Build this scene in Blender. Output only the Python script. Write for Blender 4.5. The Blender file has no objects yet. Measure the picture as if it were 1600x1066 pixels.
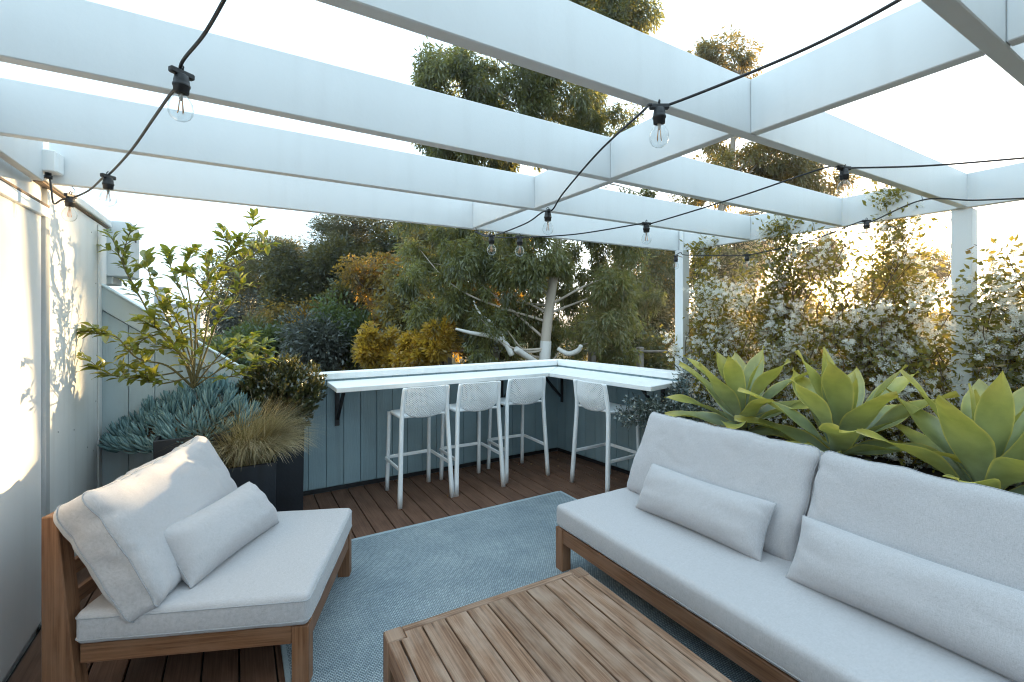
import bpy, bmesh, math, random
import numpy as np
from mathutils import Vector, Matrix, noise

S = bpy.context.scene
COL = S.collection
R = math.radians
random.seed(7)
RNG = np.random.default_rng(11)

# ------------------------------------------------------------------ camera
YAW, F_PX = 0.5336, 727.0
CS, SN = math.cos(YAW), math.sin(YAW)
cam = bpy.data.cameras.new('camera')
cam.sensor_width = 36.0
cam.lens = 36.0 * F_PX / 1600.0
cam.shift_y = -36.0 / 1600.0
cam.clip_start, cam.clip_end = 0.02, 3000
camo = bpy.data.objects.new('camera', cam)
camo.location = (0, 0, 1.6)
camo.rotation_euler = (R(90), 0, -YAW)
COL.objects.link(camo)
S.camera = camo

# ------------------------------------------------------------------ light
SUN_DIR = Vector((1.122, 0.4986, 0.0784 + 0.012)).normalized()      # towards the sun
SUN_EL = math.asin(SUN_DIR.z)
SUN_AZ = math.atan2(SUN_DIR.x, SUN_DIR.y)                    # clockwise from +Y
W = bpy.data.worlds.new('World')
S.world = W
W.use_nodes = True
wn, wl = W.node_tree.nodes, W.node_tree.links
wn.clear()
sky = wn.new('ShaderNodeTexSky')
sky.sky_type = 'NISHITA'
sky.sun_disc = False
sky.sun_elevation = SUN_EL
sky.sun_rotation = SUN_AZ
sky.air_density, sky.dust_density, sky.ozone_density = 1.0, 2.0, 1.0
hs = wn.new('ShaderNodeHueSaturation')
hs.inputs['Saturation'].default_value = 0.42
hs.inputs['Value'].default_value = 1.0
wl.new(sky.outputs[0], hs.inputs['Color'])
# thin high overcast: a floor of pale light over the clear-sky colour
veil = wn.new('ShaderNodeMixRGB')
veil.inputs[0].default_value = 0.70
veil.inputs[2].default_value = (4.55, 6.1, 7.1, 1)
wl.new(hs.outputs[0], veil.inputs[1])
bg = wn.new('ShaderNodeBackground')
bg.inputs['Strength'].default_value = 0.12
wl.new(veil.outputs[0], bg.inputs['Color'])
# the visible sun: a small bright disc with its aureole
tc = wn.new('ShaderNodeTexCoord')
dt = wn.new('ShaderNodeVectorMath'); dt.operation = 'DOT_PRODUCT'
nv = wn.new('ShaderNodeVectorMath'); nv.operation = 'NORMALIZE'
wl.new(tc.outputs['Generated'], nv.inputs[0])
wl.new(nv.outputs[0], dt.inputs[0]); dt.inputs[1].default_value = SUN_DIR
def powr(e, k):
    c = wn.new('ShaderNodeMath'); c.operation = 'MAXIMUM'; c.inputs[1].default_value = 0
    wl.new(dt.outputs['Value'], c.inputs[0])
    p = wn.new('ShaderNodeMath'); p.operation = 'POWER'; p.inputs[1].default_value = e
    wl.new(c.outputs[0], p.inputs[0])
    m = wn.new('ShaderNodeMath'); m.operation = 'MULTIPLY'; m.inputs[1].default_value = k
    wl.new(p.outputs[0], m.inputs[0])
    return m.outputs[0]
ad = wn.new('ShaderNodeMath'); ad.operation = 'ADD'
wl.new(powr(9000, 60.0), ad.inputs[0]); wl.new(powr(260, 1.6), ad.inputs[1])
bg2 = wn.new('ShaderNodeBackground')
bg2.inputs['Color'].default_value = (1.0, 0.72, 0.38, 1)
wl.new(ad.outputs[0], bg2.inputs['Strength'])
ash = wn.new('ShaderNodeAddShader')
wl.new(bg.outputs[0], ash.inputs[0]); wl.new(bg2.outputs[0], ash.inputs[1])
wo = wn.new('ShaderNodeOutputWorld')
wl.new(ash.outputs[0], wo.inputs['Surface'])

sun = bpy.data.lights.new('sun', 'SUN')
sun.energy = 5.0
sun.angle = R(0.5)
sun.color = (1.0, 0.70, 0.36)
suno = bpy.data.objects.new('sun', sun)
suno.rotation_euler = SUN_DIR.to_track_quat('Z', 'Y').to_euler()
COL.objects.link(suno)

S.view_settings.view_transform = 'Standard'
S.view_settings.look = 'None'
S.view_settings.exposure = 1.72
S.view_settings.gamma = 1.0
S.view_settings.use_curve_mapping = False
S.render.engine = 'CYCLES'
S.cycles.max_bounces = 8
S.cycles.diffuse_bounces = 4
S.cycles.transparent_max_bounces = 12
S.cycles.use_adaptive_sampling = False
S.cycles.use_denoising = True
S.cycles.denoising_prefilter = 'ACCURATE'
S.cycles.filter_width = 1.1
S.cycles.caustics_reflective = False
S.cycles.caustics_refractive = False
S.cycles.sample_clamp_indirect = 8.0

# ------------------------------------------------------------------ helpers
def at(px, py, depth):
    """point seen at photograph pixel (px,py), depth metres away along the view axis"""
    x = (px - 800.0) / F_PX; z = -(py - 497.0) / F_PX
    return Vector((depth * (CS * x + SN), depth * (-SN * x + CS), 1.6 + depth * z))

def tag(o, label=None, cat=None, group=None, kind=None):
    if label: o['label'] = label
    if cat: o['category'] = cat
    if group: o['group'] = group
    if kind: o['kind'] = kind
    return o

def empty(name, loc=(0, 0, 0), rz=0.0, label=None, cat=None, group=None, kind=None, parent=None):
    o = bpy.data.objects.new(name, None)
    o.location = loc; o.rotation_euler = (0, 0, rz); o.empty_display_size = 0.1
    if parent: o.parent = parent
    COL.objects.link(o)
    return tag(o, label, cat, group, kind)

def link(name, me, mat=None, parent=None, loc=None, rot=None, smooth=False):
    if mat and not me.materials: me.materials.append(mat)
    if smooth:
        me.polygons.foreach_set('use_smooth', [True] * len(me.polygons))
    o = bpy.data.objects.new(name, me)
    if parent: o.parent = parent
    if loc is not None: o.location = loc
    if rot is not None: o.rotation_euler = rot
    COL.objects.link(o)
    return o

def copy_tree(o, parent=None):
    c = o.copy(); COL.objects.link(c)
    if parent: c.parent = parent
    for ch in o.children: copy_tree(ch, c)
    return c

class MB:
    """collects shapes into one mesh with a UV layer (u along the grain, in metres)"""
    def __init__(s): s.bm = bmesh.new(); s.uv = s.bm.loops.layers.uv.new('UVMap')
    def box(s, x0, x1, y0, y1, z0, z1, bev=0.003, mat=None, seg=1, ends=None):
        b = bmesh.new()
        bmesh.ops.create_cube(b, size=1.0)
        d = (abs(x1 - x0), abs(y1 - y0), abs(z1 - z0))
        for v in b.verts:
            v.co = Vector(((v.co.x + .5) * (x1 - x0) + x0, (v.co.y + .5) * (y1 - y0) + y0, (v.co.z + .5) * (z1 - z0) + z0))
        if ends: ends(b)
        if bev > 0:
            bmesh.ops.bevel(b, geom=list(b.edges), offset=min(bev, min(d) * .45), segments=seg, affect='EDGES', profile=0.6)
        s.merge(b, d, mat)
        return s
    def merge(s, b, d=None, mat=None):
        if d is None: d = (0, 0, 1)
        ax = max(range(3), key=lambda i: d[i])
        o1, o2 = random.random() * 7, random.random() * 7
        b.normal_update()
        vm = {}
        for v in b.verts:
            co = mat @ v.co if mat else v.co
            vm[v] = s.bm.verts.new(co)
        for f in b.faces:
            try: nf = s.bm.faces.new([vm[v] for v in f.verts])
            except ValueError: continue
            nf.smooth = f.smooth
            n = f.normal
            for l, v in zip(nf.loops, f.verts):
                oth = [i for i in range(3) if i != ax]
                oth.sort(key=lambda i: abs(n[i]))
                l[s.uv].uv = (v.co[ax] + o1, v.co[oth[0]] + o2)
        b.free()
    def tube(s, pts, rad, n=8, cap=True):
        pts = [Vector(p) for p in pts]
        if not hasattr(rad, '__len__'): rad = [rad] * len(pts)
        rings = []; L = 0; up = None
        for i, p in enumerate(pts):
            t = (pts[min(i + 1, len(pts) - 1)] - pts[max(i - 1, 0)])
            if t.length < 1e-9: t = Vector((0, 0, 1))
            t.normalize()
            if up is None:
                up = Vector((0, 0, 1)) if abs(t.z) < .9 else Vector((1, 0, 0))
            a = t.cross(up)
            if a.length < 1e-6: a = t.cross(Vector((1, 0, 0)))
            a.normalize(); bb = t.cross(a).normalized(); up = bb.cross(t) * -1 if False else up
            if i: L += (p - pts[i - 1]).length
            rings.append(([s.bm.verts.new(p + (a * math.cos(2 * math.pi * k / n) + bb * math.sin(2 * math.pi * k / n)) * rad[i]) for k in range(n)], L))
        for (r0, l0), (r1, l1) in zip(rings, rings[1:]):
            for k in range(n):
                f = s.bm.faces.new((r0[k], r0[(k + 1) % n], r1[(k + 1) % n], r1[k])); f.smooth = True
                for l, uv in zip(f.loops, ((l0, k / n), (l0, (k + 1) / n), (l1, (k + 1) / n), (l1, k / n))): l[s.uv].uv = uv
        if cap:
            s.bm.faces.new(rings[0][0]); s.bm.faces.new(list(reversed(rings[-1][0])))
        return s
    def lathe(s, prof, n=16, mat=None):
        b = bmesh.new(); rings = []
        for r, z in prof:
            rings.append([b.verts.new((r * math.cos(2 * math.pi * k / n), r * math.sin(2 * math.pi * k / n), z)) for k in range(n)])
        for r0, r1 in zip(rings, rings[1:]):
            for k in range(n):
                f = b.faces.new((r0[k], r0[(k + 1) % n], r1[(k + 1) % n], r1[k])); f.smooth = True
        b.faces.new(list(reversed(rings[0]))); b.faces.new(rings[-1])
        s.merge(b, (0, 0, 1), mat)
        return s
    def mesh(s, name):
        bmesh.ops.recalc_face_normals(s.bm, faces=list(s.bm.faces))
        me = bpy.data.meshes.new(name); s.bm.to_mesh(me); s.bm.free(); return me
    def build(s, name, mat, parent=None, loc=None, rot=None):
        return link(name, s.mesh(name), mat, parent, loc, rot)

def spline(pts, n=8):
    """Catmull-Rom through points"""
    P = [Vector(p) for p in pts]; out = []
    for i in range(len(P) - 1):
        a, b, c, d = P[max(i - 1, 0)], P[i], P[i + 1], P[min(i + 2, len(P) - 1)]
        for k in range(n):
            t = k / n
            out.append(.5 * (2 * b + (c - a) * t + (2 * a - 5 * b + 4 * c - d) * t * t + (3 * b - a - 3 * c + d) * t ** 3))
    out.append(P[-1]); return out

# ------------------------------------------------------------------ materials
def nodes(name):
    m = bpy.data.materials.new(name); m.use_nodes = True
    n, l = m.node_tree.nodes, m.node_tree.links
    return m, n, l, n['Principled BSDF']

def ramp(n, cols, pos=None):
    r = n.new('ShaderNodeValToRGB'); e = r.color_ramp.elements
    while len(e) < len(cols): e.new(0.5)
    for i, c in enumerate(cols):
        e[i].position = pos[i] if pos else i / (len(cols) - 1); e[i].color = (*c, 1)
    return r

def mat_paint(name, col, rough=.5, bump=.03, scale=60, dirt=.06, brush=None):
    m, n, l, p = nodes(name)
    tcn = n.new('ShaderNodeTexCoord')
    nz = n.new('ShaderNodeTexNoise'); nz.inputs['Scale'].default_value = 2.3; nz.inputs['Detail'].default_value = 6
    l.new(tcn.outputs['Object'], nz.inputs[0])
    r = ramp(n, [tuple(c * (1 - dirt) for c in col), tuple(min(1, c * (1 + dirt * .4)) for c in col)], [.35, .65])
    l.new(nz.outputs[0], r.inputs[0])
    oi = n.new('ShaderNodeObjectInfo'); mr = n.new('ShaderNodeMapRange'); mr.inputs['To Min'].default_value = .95; mr.inputs['To Max'].default_value = 1.05
    hv = n.new('ShaderNodeHueSaturation'); l.new(oi.outputs['Random'], mr.inputs[0]); l.new(mr.outputs[0], hv.inputs['Value']); l.new(r.outputs[0], hv.inputs['Color'])
    # faint runs of dirt down the face
    mpd = n.new('ShaderNodeMapping'); mpd.inputs['Scale'].default_value = (7, 7, .5); l.new(tcn.outputs['Object'], mpd.inputs[0])
    nd = n.new('ShaderNodeTexNoise'); nd.inputs['Scale'].default_value = 1.7; nd.inputs['Detail'].default_value = 6; l.new(mpd.outputs[0], nd.inputs[0])
    rd = ramp(n, [(1, 1, 1), (1 - dirt * 1.6, 1 - dirt * 1.75, 1 - dirt * 1.9)], [.52, .78]); l.new(nd.outputs[0], rd.inputs[0])
    md = n.new('ShaderNodeMixRGB'); md.blend_type = 'MULTIPLY'; md.inputs[0].default_value = 1; l.new(hv.outputs[0], md.inputs[1]); l.new(rd.outputs[0], md.inputs[2])
    l.new(md.outputs[0], p.inputs['Base Color'])
    p.inputs['Roughness'].default_value = rough
    n2 = n.new('ShaderNodeTexNoise'); n2.inputs['Scale'].default_value = scale; n2.inputs['Detail'].default_value = 4
    if brush:
        mp = n.new('ShaderNodeMapping'); mp.inputs['Scale'].default_value = brush
        l.new(tcn.outputs['Object'], mp.inputs[0]); l.new(mp.outputs[0], n2.inputs[0])
    else: l.new(tcn.outputs['Object'], n2.inputs[0])
    b = n.new('ShaderNodeBump'); b.inputs['Strength'].default_value = bump * 10; b.inputs['Distance'].default_value = .002
    l.new(n2.outputs[0], b.inputs['Height']); l.new(b.outputs[0], p.inputs['Normal'])
    return m

def mat_wood(name, dark, mid, light, rough=.6, grey=None, gscale=1.0, var=.25):
    """grain along U of the UV map"""
    m, n, l, p = nodes(name)
    uv = n.new('ShaderNodeUVMap'); oi = n.new('ShaderNodeObjectInfo')
    off = n.new('ShaderNodeVectorMath'); off.operation = 'ADD'
    sc = n.new('ShaderNodeVectorMath'); sc.operation = 'SCALE'; sc.inputs['Scale'].default_value = 31.7
    cx = n.new('ShaderNodeCombineXYZ'); l.new(oi.outputs['Random'], cx.inputs[0]); l.new(oi.outputs['Random'], cx.inputs[1])
    l.new(cx.outputs[0], sc.inputs[0]); l.new(uv.outputs[0], off.inputs[0]); l.new(sc.outputs[0], off.inputs[1])
    mp = n.new('ShaderNodeMapping'); mp.inputs['Scale'].default_value = (2.2 * gscale, 95 * gscale, 1); l.new(off.outputs[0], mp.inputs[0])
    g = n.new('ShaderNodeTexNoise'); g.inputs['Scale'].default_value = 1.0; g.inputs['Detail'].default_value = 8; g.inputs['Roughness'].default_value = .65
    g.inputs['Distortion'].default_value = .35
    l.new(mp.outputs[0], g.inputs[0])
    r = ramp(n, [dark, mid, light], [.28, .5, .74]); l.new(g.outputs[0], r.inputs[0])
    mp2 = n.new('ShaderNodeMapping'); mp2.inputs['Scale'].default_value = (3, 9, 1); l.new(off.outputs[0], mp2.inputs[0])
    b2 = n.new('ShaderNodeTexNoise'); b2.inputs['Scale'].default_value = 1.6; b2.inputs['Detail'].default_value = 5; l.new(mp2.outputs[0], b2.inputs[0])
    mx = n.new('ShaderNodeMixRGB'); mx.blend_type = 'MIX'
    r2 = ramp(n, [(0, 0, 0), (1, 1, 1)], [.42, .66]); l.new(b2.outputs[0], r2.inputs[0])
    l.new(r2.outputs[0], mx.inputs[0]); l.new(r.outputs[0], mx.inputs[1])
    if grey:
        mm = n.new('ShaderNodeMixRGB'); mm.inputs[0].default_value = .65; l.new(r.outputs[0], mm.inputs[1]); mm.inputs[2].default_value = (*grey, 1)
        l.new(mm.outputs[0], mx.inputs[2])
    else:
        mm = n.new('ShaderNodeMixRGB'); mm.blend_type = 'MULTIPLY'; mm.inputs[0].default_value = .6; l.new(r.outputs[0], mm.inputs[1]); mm.inputs[2].default_value = (.55, .5, .48, 1)
        l.new(mm.outputs[0], mx.inputs[2])
    vr = n.new('ShaderNodeHueSaturation')
    mr = n.new('ShaderNodeMapRange'); mr.inputs['To Min'].default_value = 1 - var; mr.inputs['To Max'].default_value = 1 + var
    l.new(oi.outputs['Random'], mr.inputs[0]); l.new(mr.outputs[0], vr.inputs['Value']); l.new(mx.outputs[0], vr.inputs['Color'])
    l.new(vr.outputs[0], p.inputs['Base Color']); p.inputs['Roughness'].default_value = rough
    p.inputs['Specular IOR Level'].default_value = .3
    b = n.new('ShaderNodeBump'); b.inputs['Strength'].default_value = .35; b.inputs['Distance'].default_value = .0015
    l.new(g.outputs[0], b.inputs['Height']); l.new(b.outputs[0], p.inputs['Normal'])
    return m

def mat_fabric(name, col):
    m, n, l, p = nodes(name)
    tcn = n.new('ShaderNodeTexCoord')
    nz = n.new('ShaderNodeTexNoise'); nz.inputs['Scale'].default_value = 330; nz.inputs['Detail'].default_value = 3
    l.new(tcn.outputs['Object'], nz.inputs[0])
    mp = n.new('ShaderNodeMapping'); mp.inputs['Scale'].default_value = (60, 700, 700); l.new(tcn.outputs['Object'], mp.inputs[0])
    n1 = n.new('ShaderNodeTexNoise'); n1.inputs['Scale'].default_value = 1; n1.inputs['Detail'].default_value = 2; l.new(mp.outputs[0], n1.inputs[0])
    mp2 = n.new('ShaderNodeMapping'); mp2.inputs['Scale'].default_value = (700, 70, 70); l.new(tcn.outputs['Object'], mp2.inputs[0])
    n2 = n.new('ShaderNodeTexNoise'); n2.inputs['Scale'].default_value = 1; n2.inputs['Detail'].default_value = 2; l.new(mp2.outputs[0], n2.inputs[0])
    a = n.new('ShaderNodeMath'); a.operation = 'ADD'; l.new(n1.outputs[0], a.inputs[0]); l.new(n2.outputs[0], a.inputs[1])
    a2 = n.new('ShaderNodeMath'); a2.operation = 'ADD'; l.new(a.outputs[0], a2.inputs[0]); l.new(nz.outputs[0], a2.inputs[1])
    d = n.new('ShaderNodeMath'); d.operation = 'DIVIDE'; d.inputs[1].default_value = 3; l.new(a2.outputs[0], d.inputs[0])
    r = ramp(n, [tuple(c * .80 for c in col), col, tuple(min(1, c * 1.16) for c in col)], [.36, .5, .64])
    l.new(d.outputs[0], r.inputs[0]); l.new(r.outputs[0], p.inputs['Base Color'])
    p.inputs['Roughness'].default_value = .92; p.inputs['Specular IOR Level'].default_value = .15
    p.inputs['Sheen Weight'].default_value = .15
    big = n.new('ShaderNodeTexNoise'); big.inputs['Scale'].default_value = 9; big.inputs['Detail'].default_value = 5; l.new(tcn.outputs['Object'], big.inputs[0])
    b0 = n.new('ShaderNodeBump'); b0.inputs['Strength'].default_value = .12; b0.inputs['Distance'].default_value = .010
    l.new(big.outputs[0], b0.inputs['Height'])
    b = n.new('ShaderNodeBump'); b.inputs['Strength'].default_value = .5; b.inputs['Distance'].default_value = .0012
    l.new(d.outputs[0], b.inputs['Height']); l.new(b0.outputs[0], b.inputs['Normal']); l.new(b.outputs[0], p.inputs['Normal'])
    return m

def mat_leaf(name, cols, transl=.5, tcol=None, rough=.45, spec=.06, pos=None):
    """thin leaves; colour by the per-leaf attribute 'rnd'"""
    m, n, l, p = nodes(name)
    n.remove(p)
    out = n['Material Output']
    at_ = n.new('ShaderNodeAttribute'); at_.attribute_name = 'rnd'
    r = ramp(n, cols, pos); l.new(at_.outputs['Fac'], r.inputs[0])
    df = n.new('ShaderNodeBsdfDiffuse'); l.new(r.outputs[0], df.inputs[0])
    tr = n.new('ShaderNodeBsdfTranslucent')
    if tcol:
        mm = n.new('ShaderNodeMixRGB'); mm.inputs[0].default_value = .6; mm.inputs[2].default_value = (*tcol, 1)
        l.new(r.outputs[0], mm.inputs[1]); l.new(mm.outputs[0], tr.inputs[0])
    else: l.new(r.outputs[0], tr.inputs[0])
    mx = n.new('ShaderNodeMixShader'); mx.inputs[0].default_value = transl
    l.new(df.outputs[0], mx.inputs[1]); l.new(tr.outputs[0], mx.inputs[2])
    gl = n.new('ShaderNodeBsdfGlossy'); gl.inputs['Roughness'].default_value = rough; gl.inputs[0].default_value = (.8, .85, .9, 1)
    m2 = n.new('ShaderNodeMixShader'); m2.inputs[0].default_value = spec
    l.new(mx.outputs[0], m2.inputs[1]); l.new(gl.outputs[0], m2.inputs[2]); l.new(m2.outputs[0], out.inputs[0])
    return m

def mat_bark(name, cols, scale=6, stretch=.25):
    m, n, l, p = nodes(name)
    tcn = n.new('ShaderNodeTexCoord'); mp = n.new('ShaderNodeMapping'); mp.inputs['Scale'].default_value = (1, 1, stretch)
    l.new(tcn.outputs['Object'], mp.inputs[0])
    nz = n.new('ShaderNodeTexNoise'); nz.inputs['Scale'].default_value = scale; nz.inputs['Detail'].default_value = 7; l.new(mp.outputs[0], nz.inputs[0])
    r = ramp(n, cols); l.new(nz.outputs[0], r.inputs[0]); l.new(r.outputs[0], p.inputs['Base Color']); p.inputs['Roughness'].default_value = .85
    b = n.new('ShaderNodeBump'); b.inputs['Strength'].default_value = .6; b.inputs['Distance'].default_value = .02
    l.new(nz.outputs[0], b.inputs['Height']); l.new(b.outputs[0], p.inputs['Normal'])
    return m

M = {}
M['beam'] = mat_paint('beam_paint', (.70, .725, .735), .45, .02, 45, .03)
M['trim'] = mat_paint('white_trim', (.78, .80, .80), .45, .025, 40, .06)
M['house'] = mat_paint('house_panel', (.76, .765, .76), .42, .012, 30, .07)
M['door'] = mat_paint('door_panel_white', (.80, .81, .81), .28, .006, 30, .03)
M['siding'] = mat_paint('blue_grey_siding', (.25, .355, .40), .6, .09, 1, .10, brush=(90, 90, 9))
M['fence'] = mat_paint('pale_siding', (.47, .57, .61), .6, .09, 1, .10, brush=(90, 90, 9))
M['cap'] = mat_paint('pale_cap', (.56, .65, .68), .5, .03, 40, .08)
M['alu'] = mat_paint('aluminium', (.42, .44, .45), .35, .01, 60, .1)
M['rust'] = mat_paint('weathered_seal', (.20, .15, .11), .8, .05, 60, .3)
M['black'] = mat_paint('black_metal', (.018, .019, .022), .45, .02, 80, .3)
M['cable'] = mat_paint('black_rubber', (.02, .022, .025), .5, .03, 90, .2)
M['plastic'] = mat_paint('stool_plastic', (.83, .86, .88), .42, .01, 90, .03)
M['boxgrey'] = mat_paint('pale_grey_metal', (.62, .66, .68), .4, .01, 60, .05)
M['planter'] = mat_paint('charcoal_planter', (.014, .018, .026), .55, .04, 70, .25)
M['soil'] = mat_paint('soil', (.045, .03, .02), .95, .3, 60, .5)
M['deck'] = mat_wood('deck_composite', (.085, .043, .028), (.140, .074, .048), (.19, .106, .07), .62, None, 1.3, .10)
M['teak'] = mat_wood('teak_frame', (.070, .029, .013), (.200, .092, .045), (.31, .165, .088), .5, (.25, .135, .08), 1.0, .12)
M['table'] = mat_wood('weathered_teak', (.060, .032, .019), (.205, .112, .066), (.36, .235, .158), .62, (.38, .28, .215), 1.0, .14)
M['fabric'] = mat_fabric('grey_weave', (.455, .445, .46))
M['piping'] = mat_fabric('seam_weave', (.36, .37, .39))
M['slab'] = mat_paint('roof_membrane', (.05, .05, .05), .9, .1, 40, .3)
M['timber'] = mat_bark('old_timber', [(.12, .10, .09), (.30, .27, .24)], 8, .3)
M['concrete'] = mat_paint('far_wall', (.62, .61, .59), .8, .02, 3, .1)
M['farroof'] = mat_paint('far_roof', (.34, .33, .33), .8, .02, 3, .1)
M['farglass'] = mat_paint('far_window', (.34, .38, .42), .15, .0, 3, .1)
M['screw'] = mat_paint('screw_head', (.25, .24, .23), .4, .01, 90, .1)

# rug: woven cord
def mat_rug():
    m, n, l, p = nodes('woven_rug')
    tcn = n.new('ShaderNodeTexCoord')
    br = n.new('ShaderNodeTexBrick')
    mp = n.new('ShaderNodeMapping'); mp.inputs['Scale'].default_value = (1, 1, 1); l.new(tcn.outputs['Object'], mp.inputs[0])
    l.new(mp.outputs[0], br.inputs[0])
    br.inputs['Scale'].default_value = 1.0
    br.inputs['Brick Width'].default_value = .017; br.inputs['Row Height'].default_value = .0095
    br.inputs['Mortar Size'].default_value = .0030; br.inputs['Mortar Smooth'].default_value = .8
    br.inputs['Color1'].default_value = (.46, .54, .58, 1); br.inputs['Color2'].default_value = (.32, .39, .43, 1); br.inputs['Mortar'].default_value = (.13, .165, .19, 1)
    nz = n.new('ShaderNodeTexNoise'); nz.inputs['Scale'].default_value = 2.2; nz.inputs['Detail'].default_value = 8; nz.inputs['Roughness'].default_value = .7
    l.new(tcn.outputs['Object'], nz.inputs[0])
    r = ramp(n, [(.78, .80, .82), (1.12, 1.1, 1.08)], [.35, .65]); l.new(nz.outputs[0], r.inputs[0])
    mx = n.new('ShaderNodeMixRGB'); mx.blend_type = 'MULTIPLY'; mx.inputs[0].default_value = 1
    l.new(br.outputs[0], mx.inputs[1]); l.new(r.outputs[0], mx.inputs[2]); l.new(mx.outputs[0], p.inputs['Base Color'])
    p.inputs['Roughness'].default_value = .95; p.inputs['Specular IOR Level'].default_value = .1
    b = n.new('ShaderNodeBump'); b.inputs['Strength'].default_value = .8; b.inputs['Distance'].default_value = .003; b.invert = True
    l.new(br.outputs['Fac'], b.inputs['Height']); l.new(b.outputs[0], p.inputs['Normal'])
    return m
M['rug'] = mat_rug()
M['rugedge'] = mat_fabric('rug_binding', (.30, .37, .41))

def mat_glass():
    m, n, l, p = nodes('clear_bulb_glass'); n.remove(p); out = n['Material Output']
    t = n.new('ShaderNodeBsdfTransparent'); t.inputs[0].default_value = (.93, .95, .96, 1)
    g = n.new('ShaderNodeBsdfGlossy'); g.inputs['Roughness'].default_value = .03
    lw = n.new('ShaderNodeLayerWeight'); lw.inputs[0].default_value = .35
    r = ramp(n, [(.05, .05, .05), (.75, .75, .75)], [.25, 1.0]); l.new(lw.outputs['Facing'], r.inputs[0])
    mx = n.new('ShaderNodeMixShader'); l.new(r.outputs[0], mx.inputs[0]); l.new(t.outputs[0], mx.inputs[1]); l.new(g.outputs[0], mx.inputs[2])
    l.new(mx.outputs[0], out.inputs[0]); return m
M['glass'] = mat_glass()
M['filament'] = mat_paint('filament', (.72, .38, .18), .5, 0, 50, .05)
M['brass'] = mat_paint('bulb_stem', (.50, .42, .34), .4, 0, 50, .05)

# ground
def mat_ground():
    m, n, l, p = nodes('dry_ground')
    tcn = n.new('ShaderNodeTexCoord')
    nz = n.new('ShaderNodeTexNoise'); nz.inputs['Scale'].default_value = .25; nz.inputs['Detail'].default_value = 10
    l.new(tcn.outputs['Object'], nz.inputs[0])
    r = ramp(n, [(.035, .04, .018), (.075, .06, .03), (.13, .10, .06)], [.35, .5, .68]); l.new(nz.outputs[0], r.inputs[0])
    l.new(r.outputs[0], p.inputs['Base Color']); p.inputs['Roughness'].default_value = 1; p.inputs['Specular IOR Level'].default_value = .05
    return m
M['ground'] = mat_ground()

# ------------------------------------------------------------------ setting: ground
def build_ground():
    xs = np.concatenate([-np.geomspace(1500, 30, 22), np.linspace(-26, 60, 60), np.geomspace(64, 1500, 22)])
    ys = xs
    X, Y = np.meshgrid(xs, ys)
    d = np.hypot(X, Y)
    Z = -1.25 - 0.006 * np.clip(d - 8, 0, 200) + .18 * np.sin(X * .31 + 1) * np.cos(Y * .27) + .1 * np.sin(X * .9) * np.sin(Y * .8)
    Z = np.where((X < 5) & (X > -4) & (Y < 6), np.minimum(Z, -1.3), Z)
    v = np.stack([X, Y, Z], -1).reshape(-1, 3)
    nx = len(xs); i = np.arange(nx - 1)
    a = (i[:, None] * nx + i[None, :]).reshape(-1)
    f = np.stack([a, a + 1, a + nx + 1, a + nx], 1)
    me = bpy.data.meshes.new('ground'); me.from_pydata(v.tolist(), [], f.tolist())
    tag(link('ground', me, M['ground'], smooth=True), kind='structure')
build_ground()

# terrace slab and deck
b = MB().box(-.98, 4.75, -2.6, 4.74, -1.6, -.045, .01)
tag(b.build('terrace_slab', M['slab']), kind='structure')
deck = empty('deck', (0, 0, 0), kind='structure')
dm = MB().box(-.0695, .0695, -2.4, 4.555, -.024, 0, .003).mesh('deck_board')
for i in range(31):
    o = link('deck_board', dm, M['deck'], deck, (-.80 + .147 * i, 0, random.uniform(-.0008, .0008)))

# ------------------------------------------------------------------ pergola
ZB, ZT, TH = 2.297, 2.508, .044
perg = empty('pergola', (3.94, 0, 0), label='white painted timber pergola of long beams and blocking on two square posts', cat='pergola')
def pb(name, x0, x1, y0, y1, z0, z1, mat='beam', bev=.003):
    cx_, cy_ = (x0 + x1) / 2, (y0 + y1) / 2
    MB().box(x0 - cx_, x1 - cx_, y0 - cy_, y1 - cy_, z0, z1, bev).build(name, M[mat], perg, (cx_ - 3.94, cy_, 0))
AY = [-1.75, -1.04, -.33, .380, 1.060, 1.760, 2.489, 3.270]
for y in AY: pb('beam', -.833, 3.938, y, y + TH, ZB + random.uniform(-.002, .002), ZT)
BX = [1.66, 1.66, 1.68, 1.676, 1.612, 1.636, 1.578]
for k in range(len(AY) - 1): pb('blocking', BX[k], BX[k] + TH, AY[k] + TH + .001, AY[k + 1] - .001, ZB + .003, ZT - .002)
pb('edge_beam', 3.940, 3.985, -2.5, 3.318, ZB - .004, ZT)
pb('wall_ledger', -.876, -.835, -2.5, 3.20, ZB - .012, ZT)
for y0 in (3.171, 1.040):
    pb('post', 3.880 if y0 > 2 else 3.950, 3.978 if y0 > 2 else 4.048, y0, y0 + .1, -1.2, ZB - .006 if y0 > 2 else ZB - .006)
    pb('post_trim', 3.925, 3.938, y0 + .035, y0 + .075, ZB - .004, ZT - .01, 'trim')
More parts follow.
